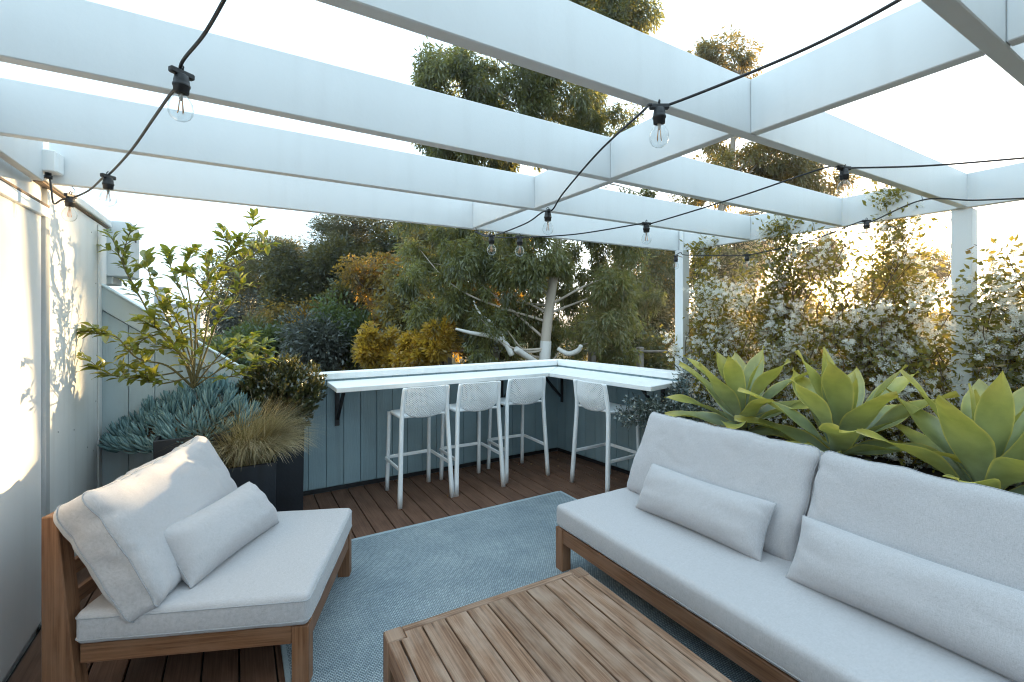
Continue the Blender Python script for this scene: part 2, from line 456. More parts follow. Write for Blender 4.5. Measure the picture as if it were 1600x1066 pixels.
# ------------------------------------------------------------------ house on the left
house = empty('house', (-.88, 3.4, 0), label='white clad house wall with a framed sliding panel on the left of the deck', cat='house')
def hb(name, x0, x1, y0, y1, z0, z1, mat, bev=.003, parent=None):
    return MB().box(x0 + .88, x1 + .88, y0 - 3.4, y1 - 3.4, z0, z1, bev).build(name, M[mat], parent or house)
hb('wall', -3.2, -.90, -2.6, 3.42, -1.3, 2.33, 'house', .004)
hb('wall_panel', -3.2, -.88, 3.445, 4.755, -1.3, 2.30, 'house', .004)
hb('corner_batten', -.879, -.868, 4.46, 4.552, 0, 2.285, 'house', .003)
hb('flashing', -.90, -.865, 3.30, 4.765, 2.302, 2.312, 'rust', .002)
hb('roof_edge', -3.2, -.85, 3.30, 4.80, 2.313, 2.36, 'trim', .004)
door = hb('sliding_panel', -.895, -.878, 1.2, 3.335, .02, 2.13, 'door', .003)
for (y0, y1, z0, z1, mm) in ((1.15, 3.40, 2.132, 2.185, 'trim'), (3.337, 3.40, .0, 2.130, 'alu'), (1.15, 3.40, 2.187, 2.20, 'rust')):
    f = hb('panel_frame', -.90, -.862, y0, y1, z0, z1, mm, .002, house)
sm = MB().lathe([(.004, 0), (.004, .0015), (.002, .003)], 8, Matrix.Rotation(R(90), 4, 'Y')).mesh('screw')
for (y, z) in ((3.60, 1.75), (3.60, .95), (4.05, 1.62), (4.42, 1.85), (4.42, 1.55), (4.42, 1.0), (3.9, .9), (4.2, .72), (4.35, .66), (3.55, 2.2), (4.3, 2.2)):
    link('screw', sm, M['screw'], house, (0.001, y - 3.4, z))
# pale box on the end of the house wall
nb = empty('meter_box', (-.97, 5.15, 1.93), label='pale blue grey metal box fixed past the end of the white house wall', cat='utility box')
MB().box(0, .235, -.39, .0, .0, .44, .006).build('body', M['boxgrey'], nb)
MB().box(.03, .12, -.36, -.02, -.06, -.001, .004).build('bracket', M['boxgrey'], nb)
MB().box(.236, .240, -.22, -.16, .30, .36, .001).build('vent', M['black'], nb)
# ------------------------------------------------------------------ low walls and screen
PITCH = .1535
def boards(root, n, x0, pitch, zt, mat, z0=.04, th=.018):
    """vertical siding boards along local X; zt: function of x giving the top"""
    for i in range(n):
        a, c = x0 + i * pitch, x0 + (i + 1) * pitch - .004
        def ends(bm, a=a, c=c):
            for v in bm.verts:
                if v.co.z > z0 + .01: v.co.z = zt(v.co.x)
        MB().box(a, c, 0, th, z0, 1, .0025, ends=ends).build('siding_board', M[mat], root)
screen = empty('screen_wall', (-.88, 4.56, 0), label='pale blue boarded screen with a sloping top rail beside the house', cat='wall')
zt = lambda x: 1.665 - .744 * x
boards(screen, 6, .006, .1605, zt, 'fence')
MB().box(.0, .97, .020, .10, -.02, 1.0, .002, ends=lambda bm: [setattr(v.co, 'z', zt(v.co.x)) for v in bm.verts if v.co.z > .5]).build('core', M['fence'], screen)
def capsl(bm):
    for v in bm.verts: v.co.z = (1.845 if v.co.z > .5 else 1.672) - .744 * v.co.x
MB().box(.0, .985, -.022, .115, 0, 1, .003, ends=capsl).build('top_rail', M['cap'], screen)
MB().box(.0, .985, -.035, .13, 0, 1, .003, ends=lambda bm: [setattr(v.co, 'z', (1.862 if v.co.z > .5 else 1.846) - .744 * v.co.x) for v in bm.verts]).build('rail_cap', M['cap'], screen)

bw = empty('bar_wall', (.10, 4.56, 0), label='blue grey boarded low wall behind the row of three white stools', cat='wall')
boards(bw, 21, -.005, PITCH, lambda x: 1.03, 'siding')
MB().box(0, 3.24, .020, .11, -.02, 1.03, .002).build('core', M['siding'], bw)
MB().box(0, 3.228, -.008, -.001, .002, .038, .001).build('base_strip', M['black'], bw)
MB().box(0, 3.22, -.012, .018, 1.032, 1.088, .003).build('upstand', M['trim'], bw)
MB().box(0, 3.36, .020, .15, 1.045, 1.090, .004).build('capping', M['trim'], bw)
# right section, turned a little
RA = math.atan2(.17, 1.63)
rw = empty('side_bar_wall', (3.33, 4.56, 0), R(-90) + RA, label='blue grey boarded low wall behind the single stool on the right', cat='wall')
# local +X runs towards the camera along the wall, local +Y to the outside
boards(rw, 11, .004, PITCH, lambda x: 1.03, 'siding')
MB().box(0.02, 1.69, .020, .11, -.02, 1.03, .002).build('core', M['siding'], rw)
MB().box(.012, 1.69, -.008, -.001, .002, .038, .001).build('base_strip', M['black'], rw)
MB().box(.014, 1.66, -.012, .018, 1.032, 1.088, .003).build('upstand', M['trim'], rw)
MB().box(-.0, 1.66, .020, .15, 1.047, 1.092, .004).build('capping', M['trim'], rw)

MB().box(3.215, 3.36, .030, .14, -.02, 1.028, .003).build('corner_post', M['siding'], bw)
# L-shaped bar shelf
bar = empty('bar_shelf', (2.2, 4.3, 0), label='white L shaped bar shelf on black brackets along both low walls', cat='bar counter')
corner_in = Vector((2.865, 4.075))
def prism(pts, z0, z1, bev=.004):
    bm = bmesh.new()
    lo = [bm.verts.new((x - 2.2, y - 4.3, z0)) for x, y in pts]; hi = [bm.verts.new((x - 2.2, y - 4.3, z1)) for x, y in pts]
    n = len(pts)
    bm.faces.new(list(reversed(lo))); bm.faces.new(hi)
    for i in range(n): bm.faces.new((lo[i], lo[(i + 1) % n], hi[(i + 1) % n], hi[i]))
    bmesh.ops.recalc_face_normals(bm, faces=list(bm.faces))
    bmesh.ops.bevel(bm, geom=list(bm.edges), offset=bev, segments=1, affect='EDGES')
    m = MB(); m.merge(bm, (1, .1, .1)); return m
dv = Vector((math.sin(RA), -math.cos(RA)))
e_in = Vector((3.025, 2.80)); e_out = Vector((3.49, 2.90))
prism([(.712, 4.075), (2.862, 4.075), (3.315, 4.545), (.712, 4.545)], .974, 1.016).build('shelf_board', M['trim'], bar)
prism([(2.868, 4.075), tuple(e_in), tuple(e_out), (3.318, 4.543)], .974, 1.0155).build('shelf_board', M['trim'], bar)
def bracket(p, direction):
    d = Vector(direction).normalized()
    x0, y0 = p[0] - 2.2, p[1] - 4.3
    m = MB()
    ang = math.atan2(d.y, d.x)
    T = Matrix.Translation((x0, y0, 0)) @ Matrix.Rotation(ang, 4, 'Z')
    m.box(.0, .012, -.02, .02, .60, .95, .002, T)
    m.box(.0, .34, -.018, .018, .955, .972, .002, T)
    dg = Matrix.Translation((.02, 0, .665)) @ Matrix.Rotation(-math.atan2(.29, .29), 4, 'Y')
    m.box(0, .41, -.014, .014, -.01, .012, .002, T @ dg)
    return m.build('bracket', M['black'], bar)
bracket((.80, 4.548), (0, -1)); 
nin = Vector((-math.cos(RA), -math.sin(RA)))
for s_ in (.10, 1.50): q = Vector((3.33, 4.56)) + dv * s_ + nin * .012; bracket((q.x, q.y), nin)
bracket((2.55, 4.548), (0, -1))

# ------------------------------------------------------------------ bar stools
def make_stool():
    root = empty('bar_stool', (0, 0, 0))
    pl = M['plastic']
    def leg(p0, p1, w, d, top=None):
        bm = bmesh.new(); P0, P1 = Vector(p0), Vector(p1); n = 10
        rings = []
        pts = [P0.lerp(P1, i / 6) for i in range(7)]
        if top: pts += [Vector(t) for t in top]
        for i, p in enumerate(pts):
            k = 1 - .25 * i / len(pts)
            rings.append([bm.verts.new(p + Vector((math.copysign(abs(math.cos(a)) ** .55, math.cos(a)) * w / 2 * k, math.copysign(abs(math.sin(a)) ** .55, math.sin(a)) * d / 2, 0))) for a in [2 * math.pi * (j + .5) / n for j in range(n)]])
        for r0, r1 in zip(rings, rings[1:]):
            for j in range(n):
                f = bm.faces.new((r0[j], r0[(j + 1) % n], r1[(j + 1) % n], r1[j])); f.smooth = True
        bm.faces.new(list(reversed(rings[0]))); bm.faces.new(rings[-1])
        m = MB(); m.merge(bm, (0, 0, 1)); m.build('leg', pl, root)
    for s in (-1, 1):
        leg((s * .240, -.235, 0), (s * .212, -.195, .70), .040, .036, [(s * .207, -.197, .80), (s * .203, -.212, .90), (s * .198, -.228, .985), (s * .194, -.232, 1.004)])
        leg((s * .205, .235, 0), (s * .195, .20, .735), .036, .036)
        m = MB()
        T = Matrix.Translation((s * .2235, 0, .0))
        m.box(-.009, .009, -.205, .212, .292, .322, .004, T @ Matrix.Rotation(0, 4, 'Z')); m.build('footrest_bar', pl, root)
    MB().box(-.19, .19, .215, .233, .295, .325, .004).build('footrest_bar', pl, root)
    # seat: a shallow pressed shell
    nx, ny = 22, 20; bm = bmesh.new(); V = {}
    def seat_pt(u, v):
        x = .200 * u; y = -.19 + .42 * v
        rr = max(0, abs(u) - .82) / .18; ry = max(0, v - .86) / .14
        x *= 1 - .06 * ry * ry; y -= .02 * rr * rr * (1 if v > .8 else 0)
        z = .752 - .018 * math.exp(-((v - .4) / .3) ** 2) * (1 - u * u) - .022 * ry ** 2 - .006 * rr ** 2 + .012 * max(0, .15 - v) / .15
        return Vector((x, y, z))
    for i in range(nx + 1):
        for j in range(ny + 1): V[i, j] = bm.verts.new(seat_pt(-1 + 2 * i / nx, j / ny))
    for i in range(nx):
        for j in range(ny):
            f = bm.faces.new((V[i, j], V[i + 1, j], V[i + 1, j + 1], V[i, j + 1])); f.smooth = True
    ext = bmesh.ops.extrude_face_region(bm, geom=list(bm.faces))
    for e in ext['geom']:
        if isinstance(e, bmesh.types.BMVert): e.co.z -= .020
    m = MB(); m.merge(bm, (1, 0, 0)); m.build('seat', pl, root)
    # backrest: curved sheet pierced by rows of staggered openings
    NU, NV = 38, 27
    def bp(u, v):
        # u -1..1 across, v 0..1 up ; the lower edge is rounded
        hw = .196 + .012 * (1 - v)
        x = hw * u
        zl = .735 + .085 * abs(u) ** 3.2
        zu = 1.012 - .010 * abs(u) ** 4
        z = zl + (zu - zl) * v
        y = -.262 + .062 * u * u + .055 * max(0, (.87 - z) / .14) ** 1.6 - .012 * v
        return Vector((x, y, z))
    bm = bmesh.new()
    cache = {}
    def vt(u, v):
        k = (round(u, 5), round(v, 5))
        if k not in cache: cache[k] = bm.verts.new(bp(u, v))
        return cache[k]
    for i in range(NU):
        for j in range(NV):
            u0, u1 = -1 + 2 * i / NU, -1 + 2 * (i + 1) / NU; v0, v1 = j / NV, (j + 1) / NV
            c = [vt(u0, v0), vt(u1, v0), vt(u1, v1), vt(u0, v1)]
            if i in (0, NU - 1) or j in (0, NV - 1) or (i + j) % 2:
                f = bm.faces.new(c); f.smooth = True
            else:
                h0, h1, g0, g1 = u0 + .14 * (u1 - u0), u0 + .86 * (u1 - u0), v0 + .14 * (v1 - v0), v0 + .86 * (v1 - v0)
                q = [vt(h0, g0), vt(h1, g0), vt(h1, g1), vt(h0, g1)]
                for k in range(4):
                    f = bm.faces.new((c[k], c[(k + 1) % 4], q[(k + 1) % 4], q[k])); f.smooth = True
    m = MB(); m.merge(bm, (1, 0, 0))
    o = m.build('backrest', pl, root)
    so = o.modifiers.new('thickness', 'SOLIDIFY'); so.thickness = .006; so.offset = 0
    return root
stool = make_stool()
ST = [((1.41, 4.085), 1.5, 'white plastic bar stool nearest the dark planters, first in the row of three'),
      ((1.94, 4.085), -1.0, 'white plastic bar stool in the middle of the row of three under the long shelf'),
      ((2.495, 4.14), -2.0, 'white plastic bar stool last in the row of three, closest to the corner'),
      ((3.06, 3.385), -90 + 3, 'white plastic bar stool alone under the short shelf beside the sofa')]
for k, ((x, y), a, lab) in enumerate(ST):
    o = stool if k == 0 else copy_tree(stool)
    o.location = (x, y, 0); o.rotation_euler = (0, 0, R(a))
    tag(o, lab, 'bar stool', 'white bar stools at the shelf')
# ------------------------------------------------------------------ rug
rug = MB().box(.19, 2.555, .35, 3.455, .002, .011, .003).build('rug', M['rug'])
for (x0, x1, y0, y1) in ((.182, .205, .35, 3.455), (2.54, 2.563, .35, 3.455), (.2055, 2.5395, 3.435, 3.463)): MB().box(x0, x1, y0, y1, .002, .0135, .003).build('edge_binding', M['rugedge'], rug)
tag(rug, 'flat woven blue grey outdoor rug under the table and seats', 'rug')

# ------------------------------------------------------------------ soft cushions
def arc_coords(h, r, n, k=5):
    """coordinates from -h to h with extra lines in the rounded ends"""
    e = [h - r + r * math.sin(t * math.pi / 2 / k) for t in range(1, k + 1)]
    mid = [(-(h - r)) + 2 * (h - r) * i / n for i in range(n + 1)]
    return [-x for x in reversed(e)] + mid + e

def soft_box(dx, dy, dz, r, n=(16, 16, 4), bulge=(0, 0, .1), wr=.004, ws=9, seed=0, lump=.0, pinch=0.0, sharp=.0, crease=.0):
    """rounded cushion with bulging faces and wrinkles, centred on the origin"""
    hx, hy, hz = dx / 2, dy / 2, dz / 2
    bm = bmesh.new(); cx = [arc_coords(h, r, m) for h, m in zip((hx, hy, hz), n)]
    cache = {}
    so = Vector((seed * 3.7, seed * 1.3, seed * 9.1))
    def V(p, mk_=True):
        key = tuple(round(c, 6) for c in p)
        if mk_ and key in cache: return cache[key]
        q = Vector((max(-(hx - r), min(hx - r, p[0])), max(-(hy - r), min(hy - r, p[1])), max(-(hz - r), min(hz - r, p[2]))))
        d = Vector(p) - q
        # map cube corner to rounded corner
        if d.length > 1e-9:
            m = max(abs(d.x), abs(d.y), abs(d.z))
            d = d.normalized() * (m if True else d.length)
        P = q + d
        nrm = d.normalized() if d.length > 1e-9 else Vector((0, 0, 1))
        u, v, w = P.x / hx, P.y / hy, P.z / hz
        P.x += bulge[0] * hx * (u) * (1 - min(1, abs(v)) ** 3) * (1 - min(1, abs(w)) ** 2)
        P.y += bulge[1] * hy * (v) * (1 - min(1, abs(u)) ** 3) * (1 - min(1, abs(w)) ** 2)
        P.z += bulge[2] * hz * (w) * (1 - min(1, abs(u)) ** 2.6) * (1 - min(1, abs(v)) ** 2.6)
        if pinch:
            cfac = (abs(u) ** 6) * (abs(v) ** 6)
            P.x += pinch * cfac * math.copysign(1, u); P.y += pinch * cfac * math.copysign(1, v); P.z *= 1 - .25 * cfac
        if wr or lump:
            s = noise.noise(P * ws + so) + .5 * noise.noise(P * ws * 2.3 + so)
            edge = .35 + .65 * max(abs(u), abs(v)) ** 3
            P += nrm * (wr * s * edge)
            P += nrm * lump * noise.noise(P * 3.1 + so * 2)
            if crease:
                q2 = Vector((P.x * 5.2 + 1.6 * noise.noise(P * 5), P.y * 3.4 + P.x * 2.2, P.z * 5)) + so
                rg = max(0, 1 - abs(noise.noise(q2)) * 4.5) ** 2
                msk = max(0, noise.noise(P * 2.3 + so * 1.7) + .12 + .45 * max(abs(u), abs(v)) ** 4)
                P -= nrm * crease * rg * min(1, msk * 1.6)
        cache[key] = bm.verts.new(P) if mk_ else P; return cache[key] if mk_ else P
    def seam(zf, out=.0012):
        """loop round the sides at fraction zf of the half thickness"""
        loop = []; z = zf * hz
        A = arc_coords(hx, r, max(n[0], 20)); B = arc_coords(hy, r, max(n[1], 14))
        per = [(x, -hy) for x in A] + [(hx, y) for y in B[1:]] + [(x, hy) for x in reversed(A[:-1])] + [(-hx, y) for y in reversed(B[:-1])]
        for x, y in per:
            p = V((x, y, z), False); loop.append(p)
        c = [q + Vector((q.x / hx, q.y / hy, 0)) * out for q in loop]
        return MB().tube(c + c[1:2], .0026, 5, cap=False)
    for ax in range(3):
        a, c = [(1, 2), (2, 0), (0, 1)][ax]
        for sgn in (-1, 1):
            A, B = cx[a], cx[c]; h = (hx, hy, hz)[ax] * sgn
            for i in range(len(A) - 1):
                for j in range(len(B) - 1):
                    def mk(s, t):
                        p = [0, 0, 0]; p[ax] = h; p[a] = s; p[c] = t; return V(p)
                    vs = [mk(A[i], B[j]), mk(A[i + 1], B[j]), mk(A[i + 1], B[j + 1]), mk(A[i], B[j + 1])]
                    if sgn < 0: vs.reverse()
                    if len(set(vs)) < 3: continue
                    try: f = bm.faces.new(vs); f.smooth = True
                    except ValueError: pass
    m = MB(); m.merge(bm, (dx, dy, dz)); return m, seam

def piping_rect(hx, hy, z, r=.03, rad=.0028, bul=(0, 0), wob=.0015, seed=1):
    """seam loop round a cushion at height z"""
    pts = []
    for (sx, sy, a0) in ((1, 1, 0), (-1, 1, 90), (-1, -1, 180), (1, -1, 270)):
        for t in range(5):
            a = R(a0 + 90 * t / 4); pts.append(Vector((sx * (hx - r) + r * math.cos(a), sy * (hy - r) + r * math.sin(a), z)))
    loop = []
    for i in range(len(pts)):
        p, q = pts[i], pts[(i + 1) % len(pts)]; n = max(1, int((q - p).length / .05))
        for k in range(n):
            c = p.lerp(q, k / n); u, v = c.x / hx, c.y / hy
            c.x += bul[0] * hx * u * (1 - min(1, abs(v)) ** 3) * .6; c.y += bul[1] * hy * v * (1 - min(1, abs(u)) ** 3) * .6
            c.z += wob * noise.noise(c * 14 + Vector((seed, 0, 0)))
            loop.append(c)
    loop.append(loop[0]); loop.append(loop[1])
    return MB().tube(loop, rad, 5, cap=False)

def lumbar(dx, dy, dz, seed):
    """knife-edge bolster pillow: two faces sewn along their rim"""
    nx, ny = 64, 30; bm = bmesh.new(); so = Vector((seed * 5.1, seed, 2.2 * seed))
    def pt(u, v, s):
        ex = abs(u) ** 5; ey = abs(v) ** 3.2
        t = max(0, 1 - ex) ** .55 * max(0, 1 - ey) ** .62
        x = dx / 2 * u * (1 - .035 * (1 - v * v)); y = dy / 2 * v * (1 - .10 * (1 - u * u) + .0)
        y *= 1 - .04 * abs(u) ** 8
        w = noise.noise(Vector((x * 9, y * 22, s)) + so) * .010 * (abs(u) ** 3 + .18) + noise.noise(Vector((x * 5, y * 6, s * 3)) + so) * .006
        q2 = Vector((x * 9 + 2 * noise.noise(Vector((x * 6, y * 6, s)) + so), y * 4.5 + x * 2, s * 2)) + so
        cr = max(0, 1 - abs(noise.noise(q2)) * 4) ** 2 * max(0, .15 + noise.noise(Vector((x * 4, y * 4, s)) + so * 2) + .5 * abs(u) ** 4)
        z = s * (dz / 2 * t + (w - .010 * min(1, cr)) * min(1, t * 2))
        return Vector((x, y, z))
    G = {}
    for s in (1, -1):
        for i in range(nx + 1):
            for j in range(ny + 1):
                u = math.sin((-1 + 2 * i / nx) * math.pi / 2 * .999) if True else 0; v = math.sin((-1 + 2 * j / ny) * math.pi / 2)
                rim = i in (0, nx) or j in (0, ny)
                if rim and s < 0: G[i, j, s] = G[i, j, 1]
                else: G[i, j, s] = bm.verts.new(pt(u, v, s))
    for s in (1, -1):
        for i in range(nx):
            for j in range(ny):
                q = [G[i, j, s], G[i + 1, j, s], G[i + 1, j + 1, s], G[i, j + 1, s]]
                if s < 0: q.reverse()
                f = bm.faces.new(q); f.smooth = True
    m = MB(); m.merge(bm, (dx, dy, dz))
    loop = []
    for i in range(nx): loop.append(pt(math.sin((-1 + 2 * i / nx) * math.pi / 2), -1, 1))
    for j in range(ny): loop.append(pt(1, math.sin((-1 + 2 * j / ny) * math.pi / 2), 1))
    for i in range(nx): loop.append(pt(math.sin((1 - 2 * i / nx) * math.pi / 2), 1, 1))
    for j in range(ny): loop.append(pt(-1, math.sin((1 - 2 * j / ny) * math.pi / 2), 1))
    loop += loop[:2]
    return m, MB().tube(loop, .003, 5, cap=False)

# lounge frames: local x = width (0..W), local y = depth (0 front .. D back)
def lounge_frame(root, Wd, D, slats):
    t = M['teak']
    def bx(name, *a, bev=.004, ends=None): MB().box(*a, bev, ends=ends).build(name, t, root)
    for x0 in (0, Wd - .07):
        bx('leg', x0, x0 + .07, 0, .07, 0, .272)
        def rake(bm):
            for v in bm.verts:
                if v.co.y < D - .07: v.co.y = (D - .135) if v.co.z < .3 else D - .055
        bx('back_post', x0, x0 + .07, D - .135, D, 0, .80, ends=rake)
        bx('side_rail', x0 + .004, x0 + .050 + .0, .0705, D - .136, .196, .274)
    bx('front_rail', .0705, Wd - .0705, .005, .05, .185, .270)
    bx('rear_rail', .0705, Wd - .0705, D - .12, D - .075, .19, .265)
    bx('top_rail', .0705, Wd - .0705, D - .054, D - .006, .72, .797)
    n = slats
    for i in range(n):
        y = .10 + (D - .30) * i / (n - 1)
        bx('seat_slat', .056, Wd - .056, y, y + .06, .238, .256, bev=.002)
    for z in (.40, .53, .63):
        bx('back_slat', .0705, Wd - .0705, D - .075, D - .052, z, z + .06, bev=.002)

def place_cushion(root, name, m, loc, rot, pip=None):
    c = m.build(name, M['fabric'], root, loc, rot)
    for q in (pip or []): q.build('piping', M['piping'], c)
    return c

# armless lounge chair
CW = .93; CD = 1.02
CANG = math.atan2(.924, .382)          # width axis direction
chair = empty('lounge_chair', (.265, 2.175, 0), CANG, label='low teak armless lounge chair with grey cushions beside the white house wall', cat='lounge chair')
# local x = w (from near to far), local y = d (towards the back): rotating X by CANG gives w; Y becomes (-.924,.382)
lounge_frame(chair, CW, CD, 7)
m, sm_ = soft_box(CW + .02, .90, .135, .028, (18, 18, 3), (.01, .01, .10), .0025, 8, 3)
place_cushion(chair, 'seat_cushion', m, (CW / 2 - .005, .445, .345), (0, 0, 0), [sm_(-.62), sm_(.66)])
m, sm_ = soft_box(.95, .525, .205, .045, (44, 28, 7), (.012, .03, .20), .009, 7, 5, .016, .026, 0, .008)
bc = place_cushion(chair, 'back_cushion', m, (CW / 2 - .02, .775, .625), (R(61), 0, R(2)), [sm_(.60), sm_(-.60)])
# its lumbar pillow
pm, pp = lumbar(.66, .30, .20, 4)
p1 = pm.build('lumbar_pillow', M['fabric'])
pp.build('piping', M['piping'], p1)
tag(p1, 'grey bolster pillow leaning in the single lounge chair by the house', 'pillow', 'bolster pillows')

# sofa
SW = 2.36
sofa = empty('sofa', (1.75, 2.416, 0), R(-90), label='long low teak sofa with grey seat and back cushions before the agaves', cat='sofa')
# local x runs towards the camera (-Y world), local y -> +X world
lounge_frame(sofa, SW, 1.02, 7)
m, sm_ = soft_box(SW + .01, .92, .140, .030, (40, 18, 3), (.004, .012, .12), .0025, 7, 8)
place_cushion(sofa, 'seat_cushion', m, (SW / 2, .457, .343), (0, 0, 0), [sm_(-.64)])
for k, x in enumerate((.605, 1.765)):
    m, sm_ = soft_box(1.13, .555, .205, .048, (50, 28, 7), (.014, .03, .20), .008, 7, 11 + 4 * k, .016, .026, 0, .007)
    place_cushion(sofa, 'back_cushion', m, (x, .745, .645), (R(66), 0, R((-1.0, 1.5)[k])), [sm_(.60), sm_(-.60)])

# ------------------------------------------------------------------ coffee table
TBL = (.955, 1.40, .39)
table = empty('coffee_table', (.485, 1.80, 0), R(-90 - 0), label='low weathered teak coffee table with a planked top on the rug', cat='coffee table')
table.rotation_euler = (0, 0, R(-1.0))
t = M['table']; tw, tl, th_ = TBL
for (x0, y0) in ((0, 0), (tw - .07, 0), (0, -tl + .075), (tw - .07, -tl + .075)):
    MB().box(x0, x0 + .07, y0 - .075, y0, 0, th_, .004).build('leg', t, table)
for x0 in (0.003, tw - .038 - .003): MB().box(x0, x0 + .038, -tl + .0755, -.0755, .30, th_ - .001, .003).build('side_rail', t, table)
for y0 in (-.040, -tl + .004): MB().box(.0705, tw - .0705, y0, y0 + .036, .30, th_ - .001, .003).build('end_rail', t, table)
np_ = 9; x = .049; w = (tw - .098 + .006) / np_
for i in range(np_):
    notch = i in (0, np_ - 1)
    a = .0715 if i == 0 else x + i * w
    c = tw - .0715 if i == np_ - 1 else x + (i + 1) * w - .006
    yn = -.0425
    if notch:
        a2, c2 = x + i * w, x + (i + 1) * w - .006
        bm = bmesh.new()
        if i == 0: pts = [(a, yn), (a, -.079), (a2, -.079), (a2, -tl + .079), (a, -tl + .079), (a, -tl + .0425), (c2, -tl + .0425), (c2, yn)]
        else: pts = [(a2, yn), (a2, -tl + .0425), (c, -tl + .0425), (c, -tl + .079), (c2, -tl + .079), (c2, -.079), (c, -.079), (c, yn)]
        lo = [bm.verts.new((p[0], p[1], th_ - .024)) for p in pts]; hi = [bm.verts.new((p[0], p[1], th_ + .001)) for p in pts]
        bm.faces.new(list(reversed(lo))); bm.faces.new(hi)
        for k in range(len(pts)): bm.faces.new((lo[k], lo[(k + 1) % len(pts)], hi[(k + 1) % len(pts)], hi[k]))
        bmesh.ops.recalc_face_normals(bm, faces=list(bm.faces))
        bmesh.ops.bevel(bm, geom=list(bm.edges), offset=.002, segments=1, affect='EDGES')
        m = MB(); m.merge(bm, (.1, 1, .02)); m.build('plank', t, table)
    else:
        MB().box(a, c, -tl + .0425, yn, th_ - .024, th_ + random.uniform(-.0005, .002), .0025).build('plank', t, table)
MB().box(.08, tw - .08, -.72, -.66, th_ - .05, th_ - .0255, .002).build('batten', t, table)

def set_axes(o, loc, xa, ya):
    xa = Vector(xa).normalized(); za = xa.cross(Vector(ya)).normalized(); ya = za.cross(xa)
    mm = Matrix((xa, ya, za)).transposed().to_4x4(); mm.translation = Vector(loc); o.matrix_world = mm
wv, dvv = Vector((.382, .924, 0)), Vector((-.924, .382, 0))
base = Vector((.265, 2.175, 0))
# chair pillow: turned a little, leaning on the back cushion
xa = (wv * .96 + dvv * -.22 ).normalized()
ya = (dvv * .62 + wv * .08 + Vector((0, 0, .78)))
set_axes(p1, base + wv * .44 + dvv * .53 + Vector((0, 0, .535)), xa, ya)
for k, (yc, seed, lab, dxw) in enumerate(((1.72, 9, 'grey bolster pillow at the far end of the sofa, nearest the stools', .78), (.74, 15, 'grey bolster pillow on the near half of the sofa, cut by the photo edge', .90))):
    pm, pp = lumbar(dxw, .30, .20, seed)
    o = pm.build('lumbar_pillow', M['fabric']); pp.build('piping', M['piping'], o)
    tag(o, lab, 'pillow', 'bolster pillows')
    set_axes(o, (2.235, yc, .545), (.03 if k else .05, -1, 0), (.52, 0, .85))
# ------------------------------------------------------------------ string lights
def bulb_parts(root, p, tilt=(0, 0)):
    so = MB().lathe([(.010, .0), (.016, -.004), (.0185, -.02), (.0185, -.026), (.0205, -.027), (.0205, -.033), (.0185, -.034), (.0175, -.050), (.014, -.0505)], 14)
    so.box(-.030, .030, -.0085, .0085, -.006, .010, .003)
    so.tube([(0.0, -.004, .008), (0, -.007, .018), (0, 0, .024), (0, .007, .018), (0, .004, .008)], .002, 6)
    return so
SOCK = None
def string(name, label, pts, bulbs, hooks, seg=8, rad=.0042):
    root = empty(name, pts[0], label=label, cat='string lights', group='festoon light strings on the pergola')
    o0 = Vector(pts[0])
    MB().tube([p - o0 for p in spline(pts, seg)], rad, 7).build('cable', M['cable'], root)
    global SOCK
    for (p, rz, tx) in bulbs:
        if SOCK is None:
            s = bulb_parts(root, p); s_me = s.mesh('socket')
            g = MB().lathe([(.0125, -.050), (.0128, -.056), (.0195, -.064), (.0265, -.076), (.0295, -.090), (.0285, -.103), (.022, -.115), (.011, -.1225), (.001, -.124)], 18).mesh('bulb')
            f = MB()
            for a in range(4):
                c_, s_ = math.cos(a * 1.57 + .4), math.sin(a * 1.57 + .4)
                f.tube([(c_ * .004, s_ * .004, -.068), (c_ * .0085, s_ * .0085, -.102)], .0011, 5)
            fm = f.mesh('filament')
            st = MB().lathe([(.006, -.050), (.0045, -.066), (.002, -.070)], 8).mesh('stem')
            SOCK = (s_me, g, fm, st)
        s = link('socket', SOCK[0], M['cable'], root, Vector(p) - o0, (tx, 0, rz))
        link('bulb', SOCK[1], M['glass'], s); link('filament', SOCK[2], M['filament'], s); link('stem', SOCK[3], M['brass'], s)
    for p in hooks:
        P = Vector(p) - o0
        MB().tube([P + Vector((0, 0, .0)), P + Vector((.008, 0, -.006)), P + Vector((.012, 0, .006)), P + Vector((.006, 0, .016)), P + Vector((0, 0, .028))], .0016, 6).build('hook', M['black'], root)
    return root
b1, b2, b3 = at(284, 116, 1.23), at(169, 277, 1.97), at(110, 307, 2.28)
bxp = Vector((-.818, 3.224, 2.306))
string('string_light', 'black festoon cable with clear bulbs rising from the white box over the chair',
       [bxp, Vector((-.81, 3.215, 2.25)), at(84, 318, 2.33), b3 + Vector((-.03, 0, -.02)), b3 + Vector((.02, -.02, -.005)), at(140, 297, 2.2), b2 + Vector((-.02, .02, .0)), b2 + Vector((.01, -.02, .012)), at(205, 235, 1.72), at(240, 185, 1.50), at(266, 148, 1.32), b1 + Vector((0, .02, -.01)), b1 + Vector((.0, -.015, .02)), at(318, 55, 1.10), at(350, 0, 1.0), at(385, -70, .92)],
       [(b1, .6, .05), (b2, .9, 0), (b3, 1.1, .05)], [b3 + Vector((0.01, -.02, .02))])
b4, b5, b6, b7, b8, b9 = at(1030, 168, 1.44), at(856, 331, 2.50), at(768, 369, 3.02), at(812, 371, 3.0), at(1010, 350, 2.80), at(1319, 264, 2.14)
hA1 = at(1002, 176, 1.56); hA4 = at(743, 362, 3.25); hA1b = at(1283, 264, 2.2)
